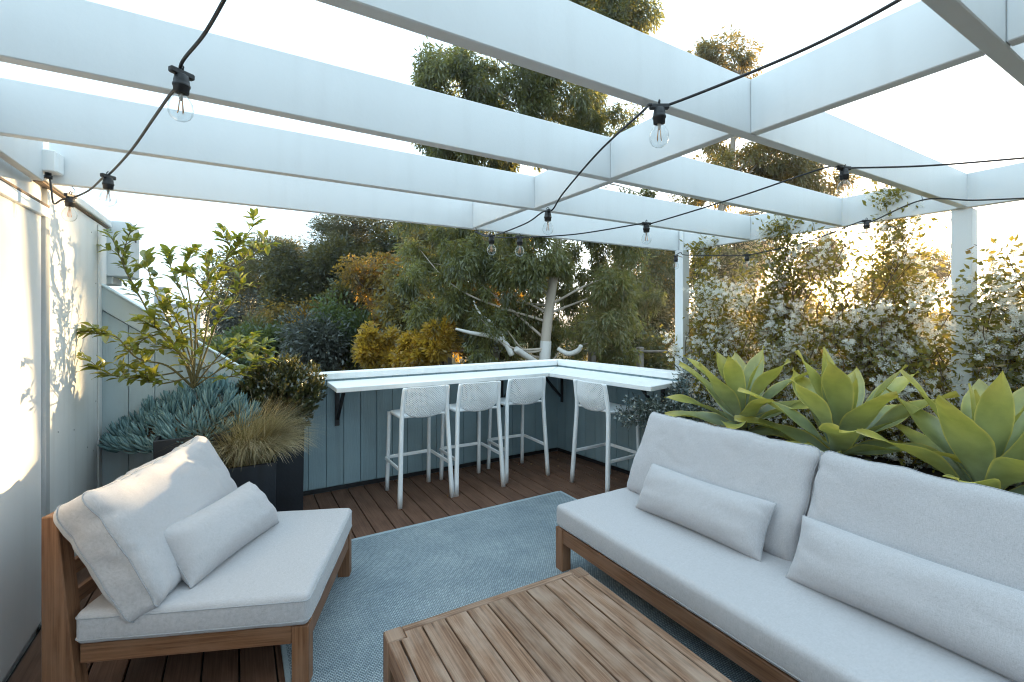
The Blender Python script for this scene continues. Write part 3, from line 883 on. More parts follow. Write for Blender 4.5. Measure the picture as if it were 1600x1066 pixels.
string('string_light', 'black festoon cable zigzagging across the middle of the pergola under the cross blocking',
       [at(1460, -45, .86), at(1405, 0, .98), at(1240, 85, 1.2), b4 + Vector((.03, .0, .012)), b4 + Vector((-.03, .01, .006)), hA1, at(935, 238, 1.95), at(880, 302, 2.35), b5 + Vector((.015, -.02, .008)), b5 + Vector((-.02, .02, .0)), at(820, 350, 2.7), b6, at(750, 366, 3.22), hA4, at(770, 370, 3.16), b7, at(900, 366, 2.95), b8 + Vector((-.03, -.0, .0)), b8 + Vector((.03, -.01, .004)), at(1150, 309, 2.5), hA1b, b9 + Vector((-.03, .0, .003)), b9 + Vector((.03, -.02, .004)), at(1450, 259, 2.05), at(1600, 247, 2.0), at(1700, 238, 1.96)],
       [(b4, -.55, 0), (b5, 1.2, 0), (b6, .5, 0), (b7, .2, 0), (b8, -.2, 0), (b9, -.55, 0)], [hA1, hA4, hA1b])
b10, b11, b12 = at(1056, 401, 4.45), at(1167, 399, 4.0), at(1354, 346, 3.15)
hc = at(1440, 313, 2.68)
string('string_light', 'black festoon cable running from the corner post across the low sun to the right',
       [at(1066, 402, 4.62), b10 + Vector((-.02, -.03, .01)), at(1064, 395, 4.5), at(1075, 399, 4.45), b11 + Vector((-.03, .02, 0)), b11 + Vector((.03, -.02, .005)), at(1260, 378, 3.5), b12 + Vector((-.03, .02, .0)), b12 + Vector((.03, -.02, .0)), hc, at(1520, 313, 2.52), at(1600, 310, 2.45), at(1690, 306, 2.4)],
       [(b10, .3, 0), (b11, -.5, 0), (b12, -.5, 0)], [hc])
jb = empty('junction_box', at(69, 232, 2.66), R(-8), label='small white cable box screwed to the last pergola beam by the house', cat='junction box')
jb.location = (-.818, 3.269, 2.335)
MB().box(-.046, .046, -.080, -.001, -.0, .105, .006).build('case', M['trim'], jb)
MB().box(-.048, .048, -.093, -.0815, -.002, .107, .006).build('lid', M['trim'], jb)
MB().lathe([(.016, -.030), (.017, -.014), (.013, -.013), (.013, -.001)], 12, Matrix.Translation((-.0, -.045, 0))).build('gland', M['cable'], jb)

# ------------------------------------------------------------------ planters
def planter(loc, sx, sy, h, label, taper=.0):
    r = empty('planter', loc, label=label, cat='planter', group='charcoal planters by the screen wall')
    bm = bmesh.new(); wl_ = .025
    def ring(x0, x1, y0, y1, z): return [bm.verts.new(c) for c in ((x0, y0, z), (x1, y0, z), (x1, y1, z), (x0, y1, z))]
    k = taper
    rs = [ring(k, sx - k, k, sy - k, 0), ring(0, sx, 0, sy, h), ring(wl_, sx - wl_, wl_, sy - wl_, h), ring(wl_, sx - wl_, wl_, sy - wl_, h - .06)]
    bm.faces.new(list(reversed(rs[0])))
    for a, c in zip(rs, rs[1:]):
        for i in range(4): bm.faces.new((a[i], a[(i + 1) % 4], c[(i + 1) % 4], c[i]))
    bmesh.ops.bevel(bm, geom=list(bm.edges), offset=.004, segments=1, affect='EDGES')
    m = MB(); m.merge(bm, (0, 0, 1)); m.build('pot', M['planter'], r)
    MB().box(wl_ + .001, sx - wl_ - .001, wl_ + .001, sy - wl_ - .001, h - .09, h - .03, .004).build('soil', M['soil'], r)
    return r
planter((.07, 4.10, 0), .40, .40, .73, 'tall square charcoal planter holding the rounded evergreen shrub', .01)
planter((-.13, 3.60, 0), .364, .38, .60, 'square charcoal planter holding the tufted ornamental grass', .01)
planter((-.47, 3.78, 0), .50, .48, .80, 'large dark planter under the citrus bush and blue succulents', .01)
# long raised bed behind the sofa
bed = empty('raised_bed', (2.86, 2.62, 0), label='raised planting bed behind the sofa holding the agaves', cat='planter')
MB().box(0, .05, -4.2, 0, 0, .62, .004).build('side_wall', M['siding'], bed)
MB().box(.0501, 1.25, -.05, 0, 0, .62, .004).build('end_wall', M['siding'], bed)
MB().box(1.20, 1.25, -4.2, -.0505, 0, .95, .004).build('rear_wall', M['trim'], bed)
MB().box(.051, 1.199, -4.2, -.051, .0, .58, .004).build('soil', M['soil'], bed)

# ------------------------------------------------------------------ foliage tools
def new_mesh(name, V, Q, rnd=None):
    me = bpy.data.meshes.new(name)
    nv, nf = len(V), len(Q); k = Q.shape[1]
    me.vertices.add(nv); me.vertices.foreach_set('co', V.astype(np.float32).ravel())
    me.loops.add(nf * k); me.loops.foreach_set('vertex_index', Q.astype(np.int32).ravel())
    me.polygons.add(nf); me.polygons.foreach_set('loop_start', np.arange(0, nf * k, k, dtype=np.int32))
    me.polygons.foreach_set('loop_total', np.full(nf, k, dtype=np.int32))
    if rnd is not None:
        a = me.attributes.new('rnd', 'FLOAT', 'FACE'); a.data.foreach_set('value', rnd.astype(np.float32))
    me.update(calc_edges=True)
    return me
def unit(v): return v / np.maximum(1e-9, np.linalg.norm(v, axis=1, keepdims=True))
def leaf_arrays(P, D, L, Wd, rng, fold=.15, bend=.0):
    """diamond leaves: base P, direction D, lengths L, half widths Wd"""
    n = len(P); D = unit(D)
    s = unit(np.cross(D, unit(rng.normal(size=(n, 3)))))
    up = np.cross(s, D)
    L = np.broadcast_to(np.asarray(L, float), (n,))[:, None]; Wd = np.broadcast_to(np.asarray(Wd, float), (n,))[:, None]
    mid = P + D * L * .45
    V = np.stack([P, mid + s * Wd + up * Wd * fold, P + D * L - up * L * bend, mid - s * Wd + up * Wd * fold], 1).reshape(-1, 3)
    Q = np.arange(n * 4).reshape(n, 4)
    return V, Q
def crown_points(rng, ells, n, sub, rsub, shell=.55, squash=.8):
    """points gathered in sub-clumps inside ellipsoids; returns points, outward dirs, clump random"""
    vol = np.array([e[1][0] * e[1][1] * e[1][2] for e in ells]) ** .75; vol = vol / vol.sum()
    Ps, Ds, Rs, Cs = [], [], [], []
    for (c, r), f in zip(ells, vol):
        k = max(3, int(sub * f)); m = max(30, int(n * f))
        d = unit(rng.normal(size=(k, 3))); rad = shell + (1 - shell) * rng.random((k, 1)) ** .6
        cc = np.array(c) + d * rad * np.array(r)
        sz = rsub * (.55 + .9 * rng.random(k)); cr = rng.random(k)
        idx = rng.integers(0, k, m)
        g = rng.normal(size=(m, 3)); g = g / np.maximum(1e-6, np.linalg.norm(g, axis=1, keepdims=True)) * (rng.random((m, 1)) ** .45)
        g[:, 2] *= squash
        Ps.append(cc[idx] + g * sz[idx][:, None]); Ds.append(d[idx] * .6 + g); Rs.append(cr[idx]); Cs.append(cc)
    return np.concatenate(Ps), np.concatenate(Ds), np.concatenate(Rs), np.concatenate(Cs)

# ------------------------------------------------------------------ trees
def EL(px, py, dep, wx, wy, wz=None):
    """crown ellipsoid seen centred at a pixel, half sizes in pixels"""
    k = dep / F_PX
    return (tuple(at(px, py, dep)), (wx * k, (wz or wx) * k, wy * k))

LM = {
 'euc': mat_leaf('eucalyptus_leaf', [(.040, .052, .016), (.105, .125, .040), (.21, .22, .075)], .50, (.46, .42, .08)),
 'euc2': mat_leaf('eucalyptus_leaf_grey', [(.055, .066, .022), (.125, .135, .045), (.22, .21, .075)], .50, (.66, .44, .08)),
 'pine': mat_leaf('pine_needle', [(.028, .042, .018), (.055, .072, .028), (.09, .095, .035)], .38, (.36, .27, .05)),
 'dark': mat_leaf('dark_leaf', [(.026, .040, .016), (.058, .080, .030), (.11, .13, .045)], .38, (.42, .30, .05)),
 'green': mat_leaf('green_leaf', [(.022, .045, .016), (.045, .085, .03), (.07, .12, .045)], .38, (.26, .28, .05)),
 'grey': mat_leaf('grey_leaf', [(.05, .062, .052), (.085, .10, .085), (.12, .135, .11)], .3, (.12, .12, .06)),
 'gold': mat_leaf('sunlit_gold_leaf', [(.10, .085, .014), (.34, .24, .025), (.66, .42, .05)], .55, (.95, .60, .06)),  # low sun shining through the bushes, painted in as gold leaf colour
 'olive': mat_leaf('olive_sunlit_leaf', [(.055, .055, .018), (.115, .105, .03), (.17, .14, .035), (.36, .23, .035)], .5, (.80, .46, .06), .45, .04, [0, .5, .72, 1]),  # gold top of the ramp paints sunlit patches into the olive clumps
}
M['bark_pale'] = mat_bark('eucalyptus_bark', [(.28, .22, .17), (.50, .43, .36), (.62, .56, .50)], 3, .3)
M['bark_cut'] = mat_bark('limewashed_bark', [(.55, .53, .50), (.70, .68, .66)], 5, .3)
M['bark_dark'] = mat_bark('dark_bark', [(.035, .025, .02), (.09, .065, .05)], 8, .2)

def tree(name, label, trunk, ells, leafmat, n, sub, rsub, L, Wd, droop, bark='bark_dark', r0=.2, limbs=14, group=None, seed=0, cat='tree', squash=.8, shell=.5, clear=()):
    rng = np.random.default_rng(100 + seed)
    base = Vector(trunk[0]); dep0 = base.x * SN + base.y * CS
    root = empty(name, base, label=label, cat=cat, group=group)
    tr = spline(trunk, 5)
    MB().tube([p - base for p in tr], [r0 * (1 - .62 * i / (len(tr) - 1)) for i in range(len(tr))], 10).build('trunk', M[bark], root)
    P, D, Rn, C = crown_points(rng, ells, n, sub, rsub, shell, squash)
    for a_, b_, rad_ in clear:      # open space in front of the bare trunk
        a_ = np.array(a_); ax_ = np.array(b_) - a_; t_ = np.clip(((P - a_) @ ax_) / (ax_ @ ax_), 0, 1)
        q_ = P - (a_ + t_[:, None] * ax_); vw = np.array([SN, CS, 0.0]); dep_ = q_ @ vw
        lat_ = np.linalg.norm(q_ - dep_[:, None] * vw, axis=1)
        keep = ~((dep_ < .25) & (lat_ < rad_ * (.75 + .5 * rng.random(len(P)))) & (t_ > 0) & (t_ < .97))
        P, D, Rn = P[keep], D[keep], Rn[keep]
    D = unit(D) * (1 - droop) + np.array([0, 0, -1.0]) * droop + rng.normal(size=D.shape) * .35
    V, Q = leaf_arrays(P, D, L * (.6 + .8 * rng.random(len(P))), Wd * (.7 + .6 * rng.random(len(P))), rng, .1, droop * .1)
    rr = np.clip(.78 * Rn + .26 * rng.random(len(P)), 0, 1)
    o = link('crown', new_mesh('crown', V - np.array(base), Q, rr), LM[leafmat], root)
    # limbs reach from the trunk into the clumps
    if limbs:
        m = MB(); top = [Vector(p) for p in tr]; own = r0 > .12 and dep0 < 16
        pick = rng.choice(len(C), min(limbs, len(C)), replace=False)
        for i in pick:
            c = Vector(C[i]); cand = [p for p in top if p.z < c.z - .1] or top[:2]
            s = min(cand, key=lambda p: (p - c).length + .5 * abs((c.z - p.z) - .6 * math.hypot(c.x - p.x, c.y - p.y)))
            k = r0 * .26; mid = s.lerp(c, .5) + Vector(rng.normal(size=3) * .12 * (c - s).length); mid.z += .05 * (c - s).length
            if own: m = MB()
            m.tube([p - base for p in spline([s, mid, c], 5)], [k * (1 - .85 * q / 10) for q in range(11)], 6)
            if own: m.build('limb', M[bark], root)
        if not own: m.build('limbs', M[bark], root)
    return root

# big gum behind the corner
D1 = 13.0
rg_ = random.Random(4); gum_low = []
for gx in range(9):
    for gy in range(5):
        px_, py_ = 648 + gx * 46 + rg_.uniform(-16, 16) + (gy % 2) * 14, 352 + gy * 46 + rg_.uniform(-14, 14)
        if px_ > 1012 or (py_ > 515 and px_ < 745): continue
        gum_low.append(EL(px_, py_, rg_.uniform(12.2, 14.6), rg_.uniform(20, 34), rg_.uniform(24, 44)))
t1 = tree('gum_tree', 'tall gum tree with smooth pale trunk rising behind the bar corner',
     [at(853, 640, D1), at(851, 560, D1), at(857, 490, D1), at(866, 430, D1), at(873, 370, D1), at(868, 300, D1 + .3), at(845, 215, D1 + .4), at(832, 130, D1), at(840, 40, D1)],
     gum_low + [EL(720, 130, 12.6, 70, 50), EL(800, 150, 13, 75, 55), EL(880, 170, 13.4, 70, 50), EL(950, 30, 13, 60, 55), EL(660, 135, 12.4, 32, 26), EL(900, -30, 13.5, 100, 65), EL(760, 235, 13, 90, 20), EL(960, 210, 13.5, 60, 36), EL(1000, 20, 13, 28, 26), EL(690, 205, 12.8, 50, 24)],
     'euc', 150000, 900, .26, .165, .0205, .60, 'bark_pale', .165, 40, seed=1, squash=1.35, clear=[(at(853, 640, D1), at(868, 425, D1), .30), (at(835, 568, D1 - .3), at(715, 514, D1 - .8), .26), (at(872, 545, D1 - .3), at(910, 545, D1 - .8), .22)])
# cut stumps and a bowed limb of the same tree
bs = at(853, 640, D1)
for pts, rr in (([at(845, 572, D1), at(828, 560, D1 - .3), at(806, 545, D1 - .6)], [.10, .085, .075]), ([at(800, 555, D1 - .5), at(782, 530, D1 - .6), at(735, 520, D1 - .7), at(712, 514, D1 - .8)], [.080, .070, .05, .03]),
                ([at(788, 533, D1 - .55), at(775, 510, D1 - .3), at(750, 490, D1), at(740, 470, D1)], [.05, .04, .03, .02]),
                ([at(872, 545, D1 - .3), at(888, 553, D1 - .5), at(903, 548, D1 - .7), at(908, 540, D1 - .8)], [.055, .07, .07, .05])):
    sp = spline(pts, 5)
    MB().tube([p - bs for p in sp], [float(np.interp(i / (len(sp) - 1), np.linspace(0, 1, len(rr)), rr)) for i in range(len(sp))], 8).build('cut_limb', M['bark_cut'], t1)
MB().tube([at(853, 640, D1) - bs, at(851.5, 600, D1) - bs, at(851, 560, D1) - bs, at(853, 533, D1) - bs], [.168, .166, .163, .157], 12).build('trunk_whitewash', M['bark_cut'], t1)
# gum to the right, its crown above the pergola
D2 = 14.0
tree('gum_tree', 'slender gum tree with leaning trunk just right of the corner post',
     [at(1088, 640, D2), at(1091, 560, D2), at(1098, 480, D2), at(1112, 400, D2), at(1128, 320, D2), at(1142, 250, D2), at(1150, 170, D2), at(1158, 90, D2)],
     [EL(1145, 100, 14, 50, 30), EL(1200, 250, 14, 70, 35), EL(1110, 275, 13.6, 50, 30), EL(1270, 285, 14.4, 45, 24), EL(1160, 215, 13.8, 70, 28), EL(1110, 300, 14.4, 60, 20), EL(1230, 275, 14.2, 60, 24), EL(1130, 85, 14, 40, 22)],
     'euc2', 26000, 190, .30, .15, .021, .5, 'bark_pale', .14, 30, seed=2, squash=1.1)
# pines on the left
tree('pine_tree', 'broad dark pine with layered crown left of the tall gum', [at(548, 600, 24), at(545, 520, 24), at(548, 430, 24), at(556, 345, 24)],
     [EL(530, 375, 24, 50, 28), EL(590, 370, 24.5, 62, 30), EL(560, 410, 23.6, 72, 24), EL(610, 420, 24.5, 45, 28), EL(540, 350, 24, 42, 16), EL(590, 455, 25, 50, 16), EL(510, 405, 23.8, 28, 18)],
     'pine', 40000, 130, .75, .20, .02, .05, 'bark_dark', .3, 20, seed=3, squash=.45)
tree('pine_tree', 'smaller rounded pine catching gold light at its top, leftmost of the woods', [at(430, 590, 27), at(428, 520, 27), at(422, 450, 27), at(418, 385, 27)],
     [EL(415, 400, 27, 42, 26), EL(440, 395, 27.4, 28, 22), EL(420, 435, 26.6, 42, 22), EL(462, 425, 27, 16, 14)], 'pine', 20000, 70, .7, .20, .022, .05, 'bark_dark', .28, 12, seed=4, squash=.5)
TR = [  # px, py, half w, half h, depth, leaf, n, label
 (470, 465, 75, 72, 22, 'pine', 24000, 'dark bushy pine standing before the broad pine'),
 (410, 540, 45, 40, 20, 'dark', 7000, 'low dark shrub in shade behind the rounded planter shrub'),
 (370, 500, 34, 45, 26, 'grey', 5000, 'grey leaved tree glimpsed through the citrus bush'),
 (500, 550, 38, 45, 16, 'grey', 7000, 'silver grey shrub behind the left end of the bar wall'),
 (545, 540, 36, 55, 17, 'green', 9000, 'bright green bush behind the left end of the bar shelf'),
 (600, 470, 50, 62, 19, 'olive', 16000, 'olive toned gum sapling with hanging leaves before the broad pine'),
 (640, 505, 38, 80, 16, 'euc2', 14000, 'young weeping gum between the two golden bushes'),
 (592, 545, 36, 38, 14.5, 'gold', 7000, 'golden sunlit bush left of the young weeping gum'),
 (672, 540, 46, 42, 13.6, 'gold', 11000, 'largest golden sunlit bush above the middle stools'),
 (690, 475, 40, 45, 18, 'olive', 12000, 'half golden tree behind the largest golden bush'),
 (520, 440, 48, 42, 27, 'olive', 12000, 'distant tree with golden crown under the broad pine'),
 (760, 545, 50, 50, 17, 'dark', 8000, 'dark shrub low behind the cut pale limb'),
 (975, 465, 100, 100, 24, 'dark', 34000, 'dense dark tree mass behind the tall gum'),
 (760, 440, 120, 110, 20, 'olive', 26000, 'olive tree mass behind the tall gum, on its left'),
 (985, 560, 60, 45, 18, 'dark', 9000, 'dark scrub behind the timber rail fence'),
 (1132, 455, 46, 85, 27, 'dark', 26000, 'brownish tree seen through the jasmine right of the corner post'),
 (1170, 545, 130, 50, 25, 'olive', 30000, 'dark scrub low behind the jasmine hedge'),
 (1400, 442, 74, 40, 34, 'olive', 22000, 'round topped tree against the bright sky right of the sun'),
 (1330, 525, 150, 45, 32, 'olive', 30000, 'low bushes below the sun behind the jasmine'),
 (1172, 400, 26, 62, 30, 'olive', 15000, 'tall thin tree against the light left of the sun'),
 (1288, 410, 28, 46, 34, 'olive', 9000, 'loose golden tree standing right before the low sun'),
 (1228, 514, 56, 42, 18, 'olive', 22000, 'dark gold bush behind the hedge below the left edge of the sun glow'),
 (372, 455, 40, 62, 30, 'pine', 14000, 'shaded conifer at the left end of the woods behind the citrus bush'),
 (405, 560, 60, 36, 18, 'green', 14000, 'broad green bush low behind the citrus and the rounded shrub'),
 (455, 530, 50, 50, 21, 'olive', 14000, 'olive gold tree below the smaller pine'),
 (625, 420, 46, 75, 23, 'dark', 18000, 'tall dark tree between the broad pine and the tall gum'),
 (560, 490, 48, 45, 21, 'dark', 14000, 'dark tree under the broad pine, behind the green bush'),
 (690, 400, 62, 62, 18, 'euc2', 18000, 'grey green gum crown left of the tall gum'),
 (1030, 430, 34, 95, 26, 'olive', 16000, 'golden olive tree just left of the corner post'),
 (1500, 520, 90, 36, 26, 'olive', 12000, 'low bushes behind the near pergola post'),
]
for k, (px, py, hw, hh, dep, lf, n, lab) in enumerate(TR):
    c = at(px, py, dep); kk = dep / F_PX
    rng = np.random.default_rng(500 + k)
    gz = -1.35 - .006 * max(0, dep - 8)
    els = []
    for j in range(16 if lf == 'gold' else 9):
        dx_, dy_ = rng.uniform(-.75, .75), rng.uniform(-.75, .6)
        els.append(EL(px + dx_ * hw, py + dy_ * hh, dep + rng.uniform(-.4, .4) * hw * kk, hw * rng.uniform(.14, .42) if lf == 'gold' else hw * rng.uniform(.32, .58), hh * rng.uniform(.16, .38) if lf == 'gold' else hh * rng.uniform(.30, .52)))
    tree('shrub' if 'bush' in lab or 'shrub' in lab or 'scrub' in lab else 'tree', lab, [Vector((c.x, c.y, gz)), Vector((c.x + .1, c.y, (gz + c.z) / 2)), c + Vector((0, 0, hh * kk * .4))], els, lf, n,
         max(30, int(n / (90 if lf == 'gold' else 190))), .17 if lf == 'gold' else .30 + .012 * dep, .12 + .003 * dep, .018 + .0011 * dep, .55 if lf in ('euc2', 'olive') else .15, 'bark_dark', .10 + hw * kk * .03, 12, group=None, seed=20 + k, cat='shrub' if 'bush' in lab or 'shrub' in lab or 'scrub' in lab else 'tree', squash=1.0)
# timber rail fence in the wood
rf = empty('rail_fence', at(925, 640, 16), label='old timber post and rail fence low behind the tall gum', cat='fence')
o0 = at(925, 640, 16)
for px in (700, 775, 850, 925, 1000, 1075, 1150):
    p = at(px, 545, 16) - o0
    MB().box(p.x - .11, p.x + .11, p.y - .09, p.y + .09, -.6, p.z + .06, .02).build('post', M['timber'], rf)
for y in (549, 580):
    a, c = at(680, y, 15.9) - o0, at(1160, y, 15.9) - o0
    MB().tube([a.lerp(c, i / 8) + Vector((0, 0, .02 * math.sin(i * 2.1))) for i in range(9)], .045, 6).build('rail', M['timber'], rf)
# far buildings
def far_building(px, py_top, wpx, dep, lab, seed):
    c = at(px, 540, dep); k = dep / F_PX; h = at(px, py_top, dep).z; w = wpx * k
    r = empty('building', (c.x, c.y, -2.5), -YAW, label=lab, cat='building', group='pale buildings on the horizon')
    MB().box(-w / 2, w / 2, 0, w * .8, 0, h + 2.5, .05).build('wall', M['concrete'], r)
    MB().box(-w / 2 - .2, w / 2 + .2, -.2, w * .8 + .2, h + 2.502, h + 2.9, .05).build('roof', M['farroof'], r)
    nf = max(1, int((h + 2.5) / 3)); nw = max(2, int(w / 3))
    for f in range(nf):
        for q in range(nw):
            x = -w / 2 + (q + .5) * w / nw
            MB().box(x - .6, x + .6, -.04, -.003, 3 * f + 1.0, 3 * f + 2.3, .01).build('window', M['farglass'], r)
far_building(250, 452, 16, 90, 'narrow pale building seen between the citrus stems', 1)
far_building(290, 478, 46, 85, 'wide low pale building on the horizon behind the citrus bush', 2)
far_building(325, 440, 9, 95, 'slim white tower block right of the citrus stems', 3)
far_building(352, 466, 26, 95, 'distant pale building beside the grey leaved tree', 4)

# ------------------------------------------------------------------ agaves
def mat_agave():
    m, n, l, p = nodes('agave_leaf'); n.remove(p); out = n['Material Output']
    uv = n.new('ShaderNodeUVMap'); sp = n.new('ShaderNodeSeparateXYZ'); l.new(uv.outputs[0], sp.inputs[0])
    tcn = n.new('ShaderNodeTexCoord'); oi = n.new('ShaderNodeObjectInfo')
    nz = n.new('ShaderNodeTexNoise'); nz.inputs['Scale'].default_value = 9; nz.inputs['Detail'].default_value = 5; l.new(tcn.outputs['Object'], nz.inputs[0])
    ab = n.new('ShaderNodeMath'); ab.operation = 'ABSOLUTE'; l.new(sp.outputs[0], ab.inputs[0])
    along = ramp(n, [(.32, .40, .33), (.31, .38, .20), (.40, .42, .11), (.62, .52, .11)], [.05, .4, .72, 1]); l.new(sp.outputs[1], along.inputs[0])
    edge = ramp(n, [(0, 0, 0), (1, 1, 1)], [.88, .985]); l.new(ab.outputs[0], edge.inputs[0])
    mx = n.new('ShaderNodeMixRGB'); l.new(edge.outputs[0], mx.inputs[0]); l.new(along.outputs[0], mx.inputs[1]); mx.inputs[2].default_value = (.72, .64, .20, 1)
    mul = n.new('ShaderNodeMixRGB'); mul.blend_type = 'MULTIPLY'; mul.inputs[0].default_value = 1
    rr = ramp(n, [(.70, .73, .74), (1.12, 1.10, 1.05)], [.34, .62]); l.new(nz.outputs[0], rr.inputs[0])
    l.new(mx.outputs[0], mul.inputs[1]); l.new(rr.outputs[0], mul.inputs[2])
    hv = n.new('ShaderNodeHueSaturation'); mr = n.new('ShaderNodeMapRange'); mr.inputs['To Min'].default_value = .82; mr.inputs['To Max'].default_value = 1.18
    l.new(oi.outputs['Random'], mr.inputs[0]); l.new(mr.outputs[0], hv.inputs['Value']); l.new(mul.outputs[0], hv.inputs['Color'])
    df = n.new('ShaderNodeBsdfDiffuse'); tr = n.new('ShaderNodeBsdfTranslucent'); l.new(hv.outputs[0], df.inputs[0])
    wm = n.new('ShaderNodeMixRGB'); wm.inputs[0].default_value = .45; wm.inputs[2].default_value = (.70, .60, .06, 1); l.new(hv.outputs[0], wm.inputs[1]); l.new(wm.outputs[0], tr.inputs[0])
    ms = n.new('ShaderNodeMixShader'); ms.inputs[0].default_value = .34; l.new(df.outputs[0], ms.inputs[1]); l.new(tr.outputs[0], ms.inputs[2])
    gl = n.new('ShaderNodeBsdfGlossy'); gl.inputs['Roughness'].default_value = .42; gl.inputs[0].default_value = (.85, .9, .95, 1)
    m2 = n.new('ShaderNodeMixShader'); m2.inputs[0].default_value = .07; l.new(ms.outputs[0], m2.inputs[1]); l.new(gl.outputs[0], m2.inputs[2]); l.new(m2.outputs[0], out.inputs[0])
    return m
M['agave'] = mat_agave()
def agave_leaf(L, Wd, phi0, bend, chan, twist, rng, tipcurl=.0):
    """leaf growing in the local XZ plane, phi0 from vertical at the base"""
    ns, nc = 18, 8
    S_ = np.linspace(0, 1, ns + 1)
    prof = np.interp(S_, [0, .12, .3, .5, .64, .78, .90, .97, 1], [.46, .50, .72, .96, 1.0, .80, .40, .11, .01])
    bm = bmesh.new(); uvl = bm.loops.layers.uv.new('UVMap')
    x, z = 0.02 * math.sin(phi0), 0.0; rows = []; ang = phi0
    for i, s in enumerate(S_):
        ang = phi0 + bend * (s ** 1.3) - tipcurl * max(0, s - .7) ** 2 * 6
        if i: x += L / ns * math.sin(ang); z += L / ns * math.cos(ang)
        w = Wd / 2 * prof[i]; row = []
        nx_, nz_ = -math.cos(ang), math.sin(ang)      # upper-face normal (towards the axis)
        for j in range(nc + 1):
            u = -1 + 2 * j / nc
            wav = .012 * math.sin(s * 9 + rng) * u * abs(u) * Wd / .12
            h = chan * w * (u * u) * (1 - .35 * s) + wav + twist * u * w * s
            row.append(bm.verts.new((x + nx_ * h, u * w, z + nz_ * h)))
        rows.append(row)
    for i in range(ns):
        for j in range(nc):
            f = bm.faces.new((rows[i][j], rows[i + 1][j], rows[i + 1][j + 1], rows[i][j + 1])); f.smooth = True
            for l_, (a, c) in zip(f.loops, ((i, j), (i + 1, j), (i + 1, j + 1), (i, j + 1))): l_[uvl].uv = (-1 + 2 * c / nc, a / ns)
    me = bpy.data.meshes.new('leaf'); bm.to_mesh(me); bm.free(); return me
def agave(loc, size, n, lab, seed, rz=0, tilt=(0, 0)):
    rng = random.Random(seed)
    r = empty('agave', loc, rz, label=lab, cat='agave', group='agaves in the raised bed')
    r.rotation_euler = (tilt[0], tilt[1], rz)
    for i in range(n):
        f = i / (n - 1)                                     # 0 inner .. 1 outer
        phi = R(9 + 76 * f ** 1.25 + rng.uniform(-6, 6))
        L = size * (.50 + .10 * math.sin(math.pi * min(1, f * 1.05)) + rng.uniform(-.03, .03)) * (.82 if f < .12 else 1)
        Wd = size * (.122 + .042 * min(1, f * 2.2)) * (.6 if f < .1 else 1) * rng.uniform(.85, 1.12)
        bend = R(8 + 26 * f + rng.uniform(-8, 10)); curl = rng.uniform(0, .25) * f
        me = agave_leaf(L, Wd, phi, bend, .42 - .12 * f, rng.uniform(-.15, .15), rng.uniform(0, 6), curl)
        o = link('leaf', me, M['agave'], r, (0, 0, .10 * (1 - f) - .02 * f), (0, 0, i * 2.39996 + rng.uniform(-.2, .2)))
    m = MB().tube([(0, 0, -.30), (0, 0, -.1), (0, 0, .06)], [.035, .045, .03], 8).build('stem', M['bark_dark'], r)
    return r
agave((3.12, 2.03, .80), 1.0, 24, 'smallest agave, nearest the bar end, behind the far sofa cushion', 3, .4, (R(-4), R(-8)))
agave((3.12, 1.42, .76), 1.06, 26, 'middle agave rising behind the gap between the sofa cushions', 8, 1.5, (R(0), R(-8)))
agave((3.10, .78, .69), 1.12, 22, 'largest blue green agave at the right edge behind the sofa', 14, 2.6, (R(0), R(-6)))
agave((3.06, .12, .68), 1.0, 20, 'agave mostly outside the right edge of the photo', 21, .2, (R(0), R(-6)))

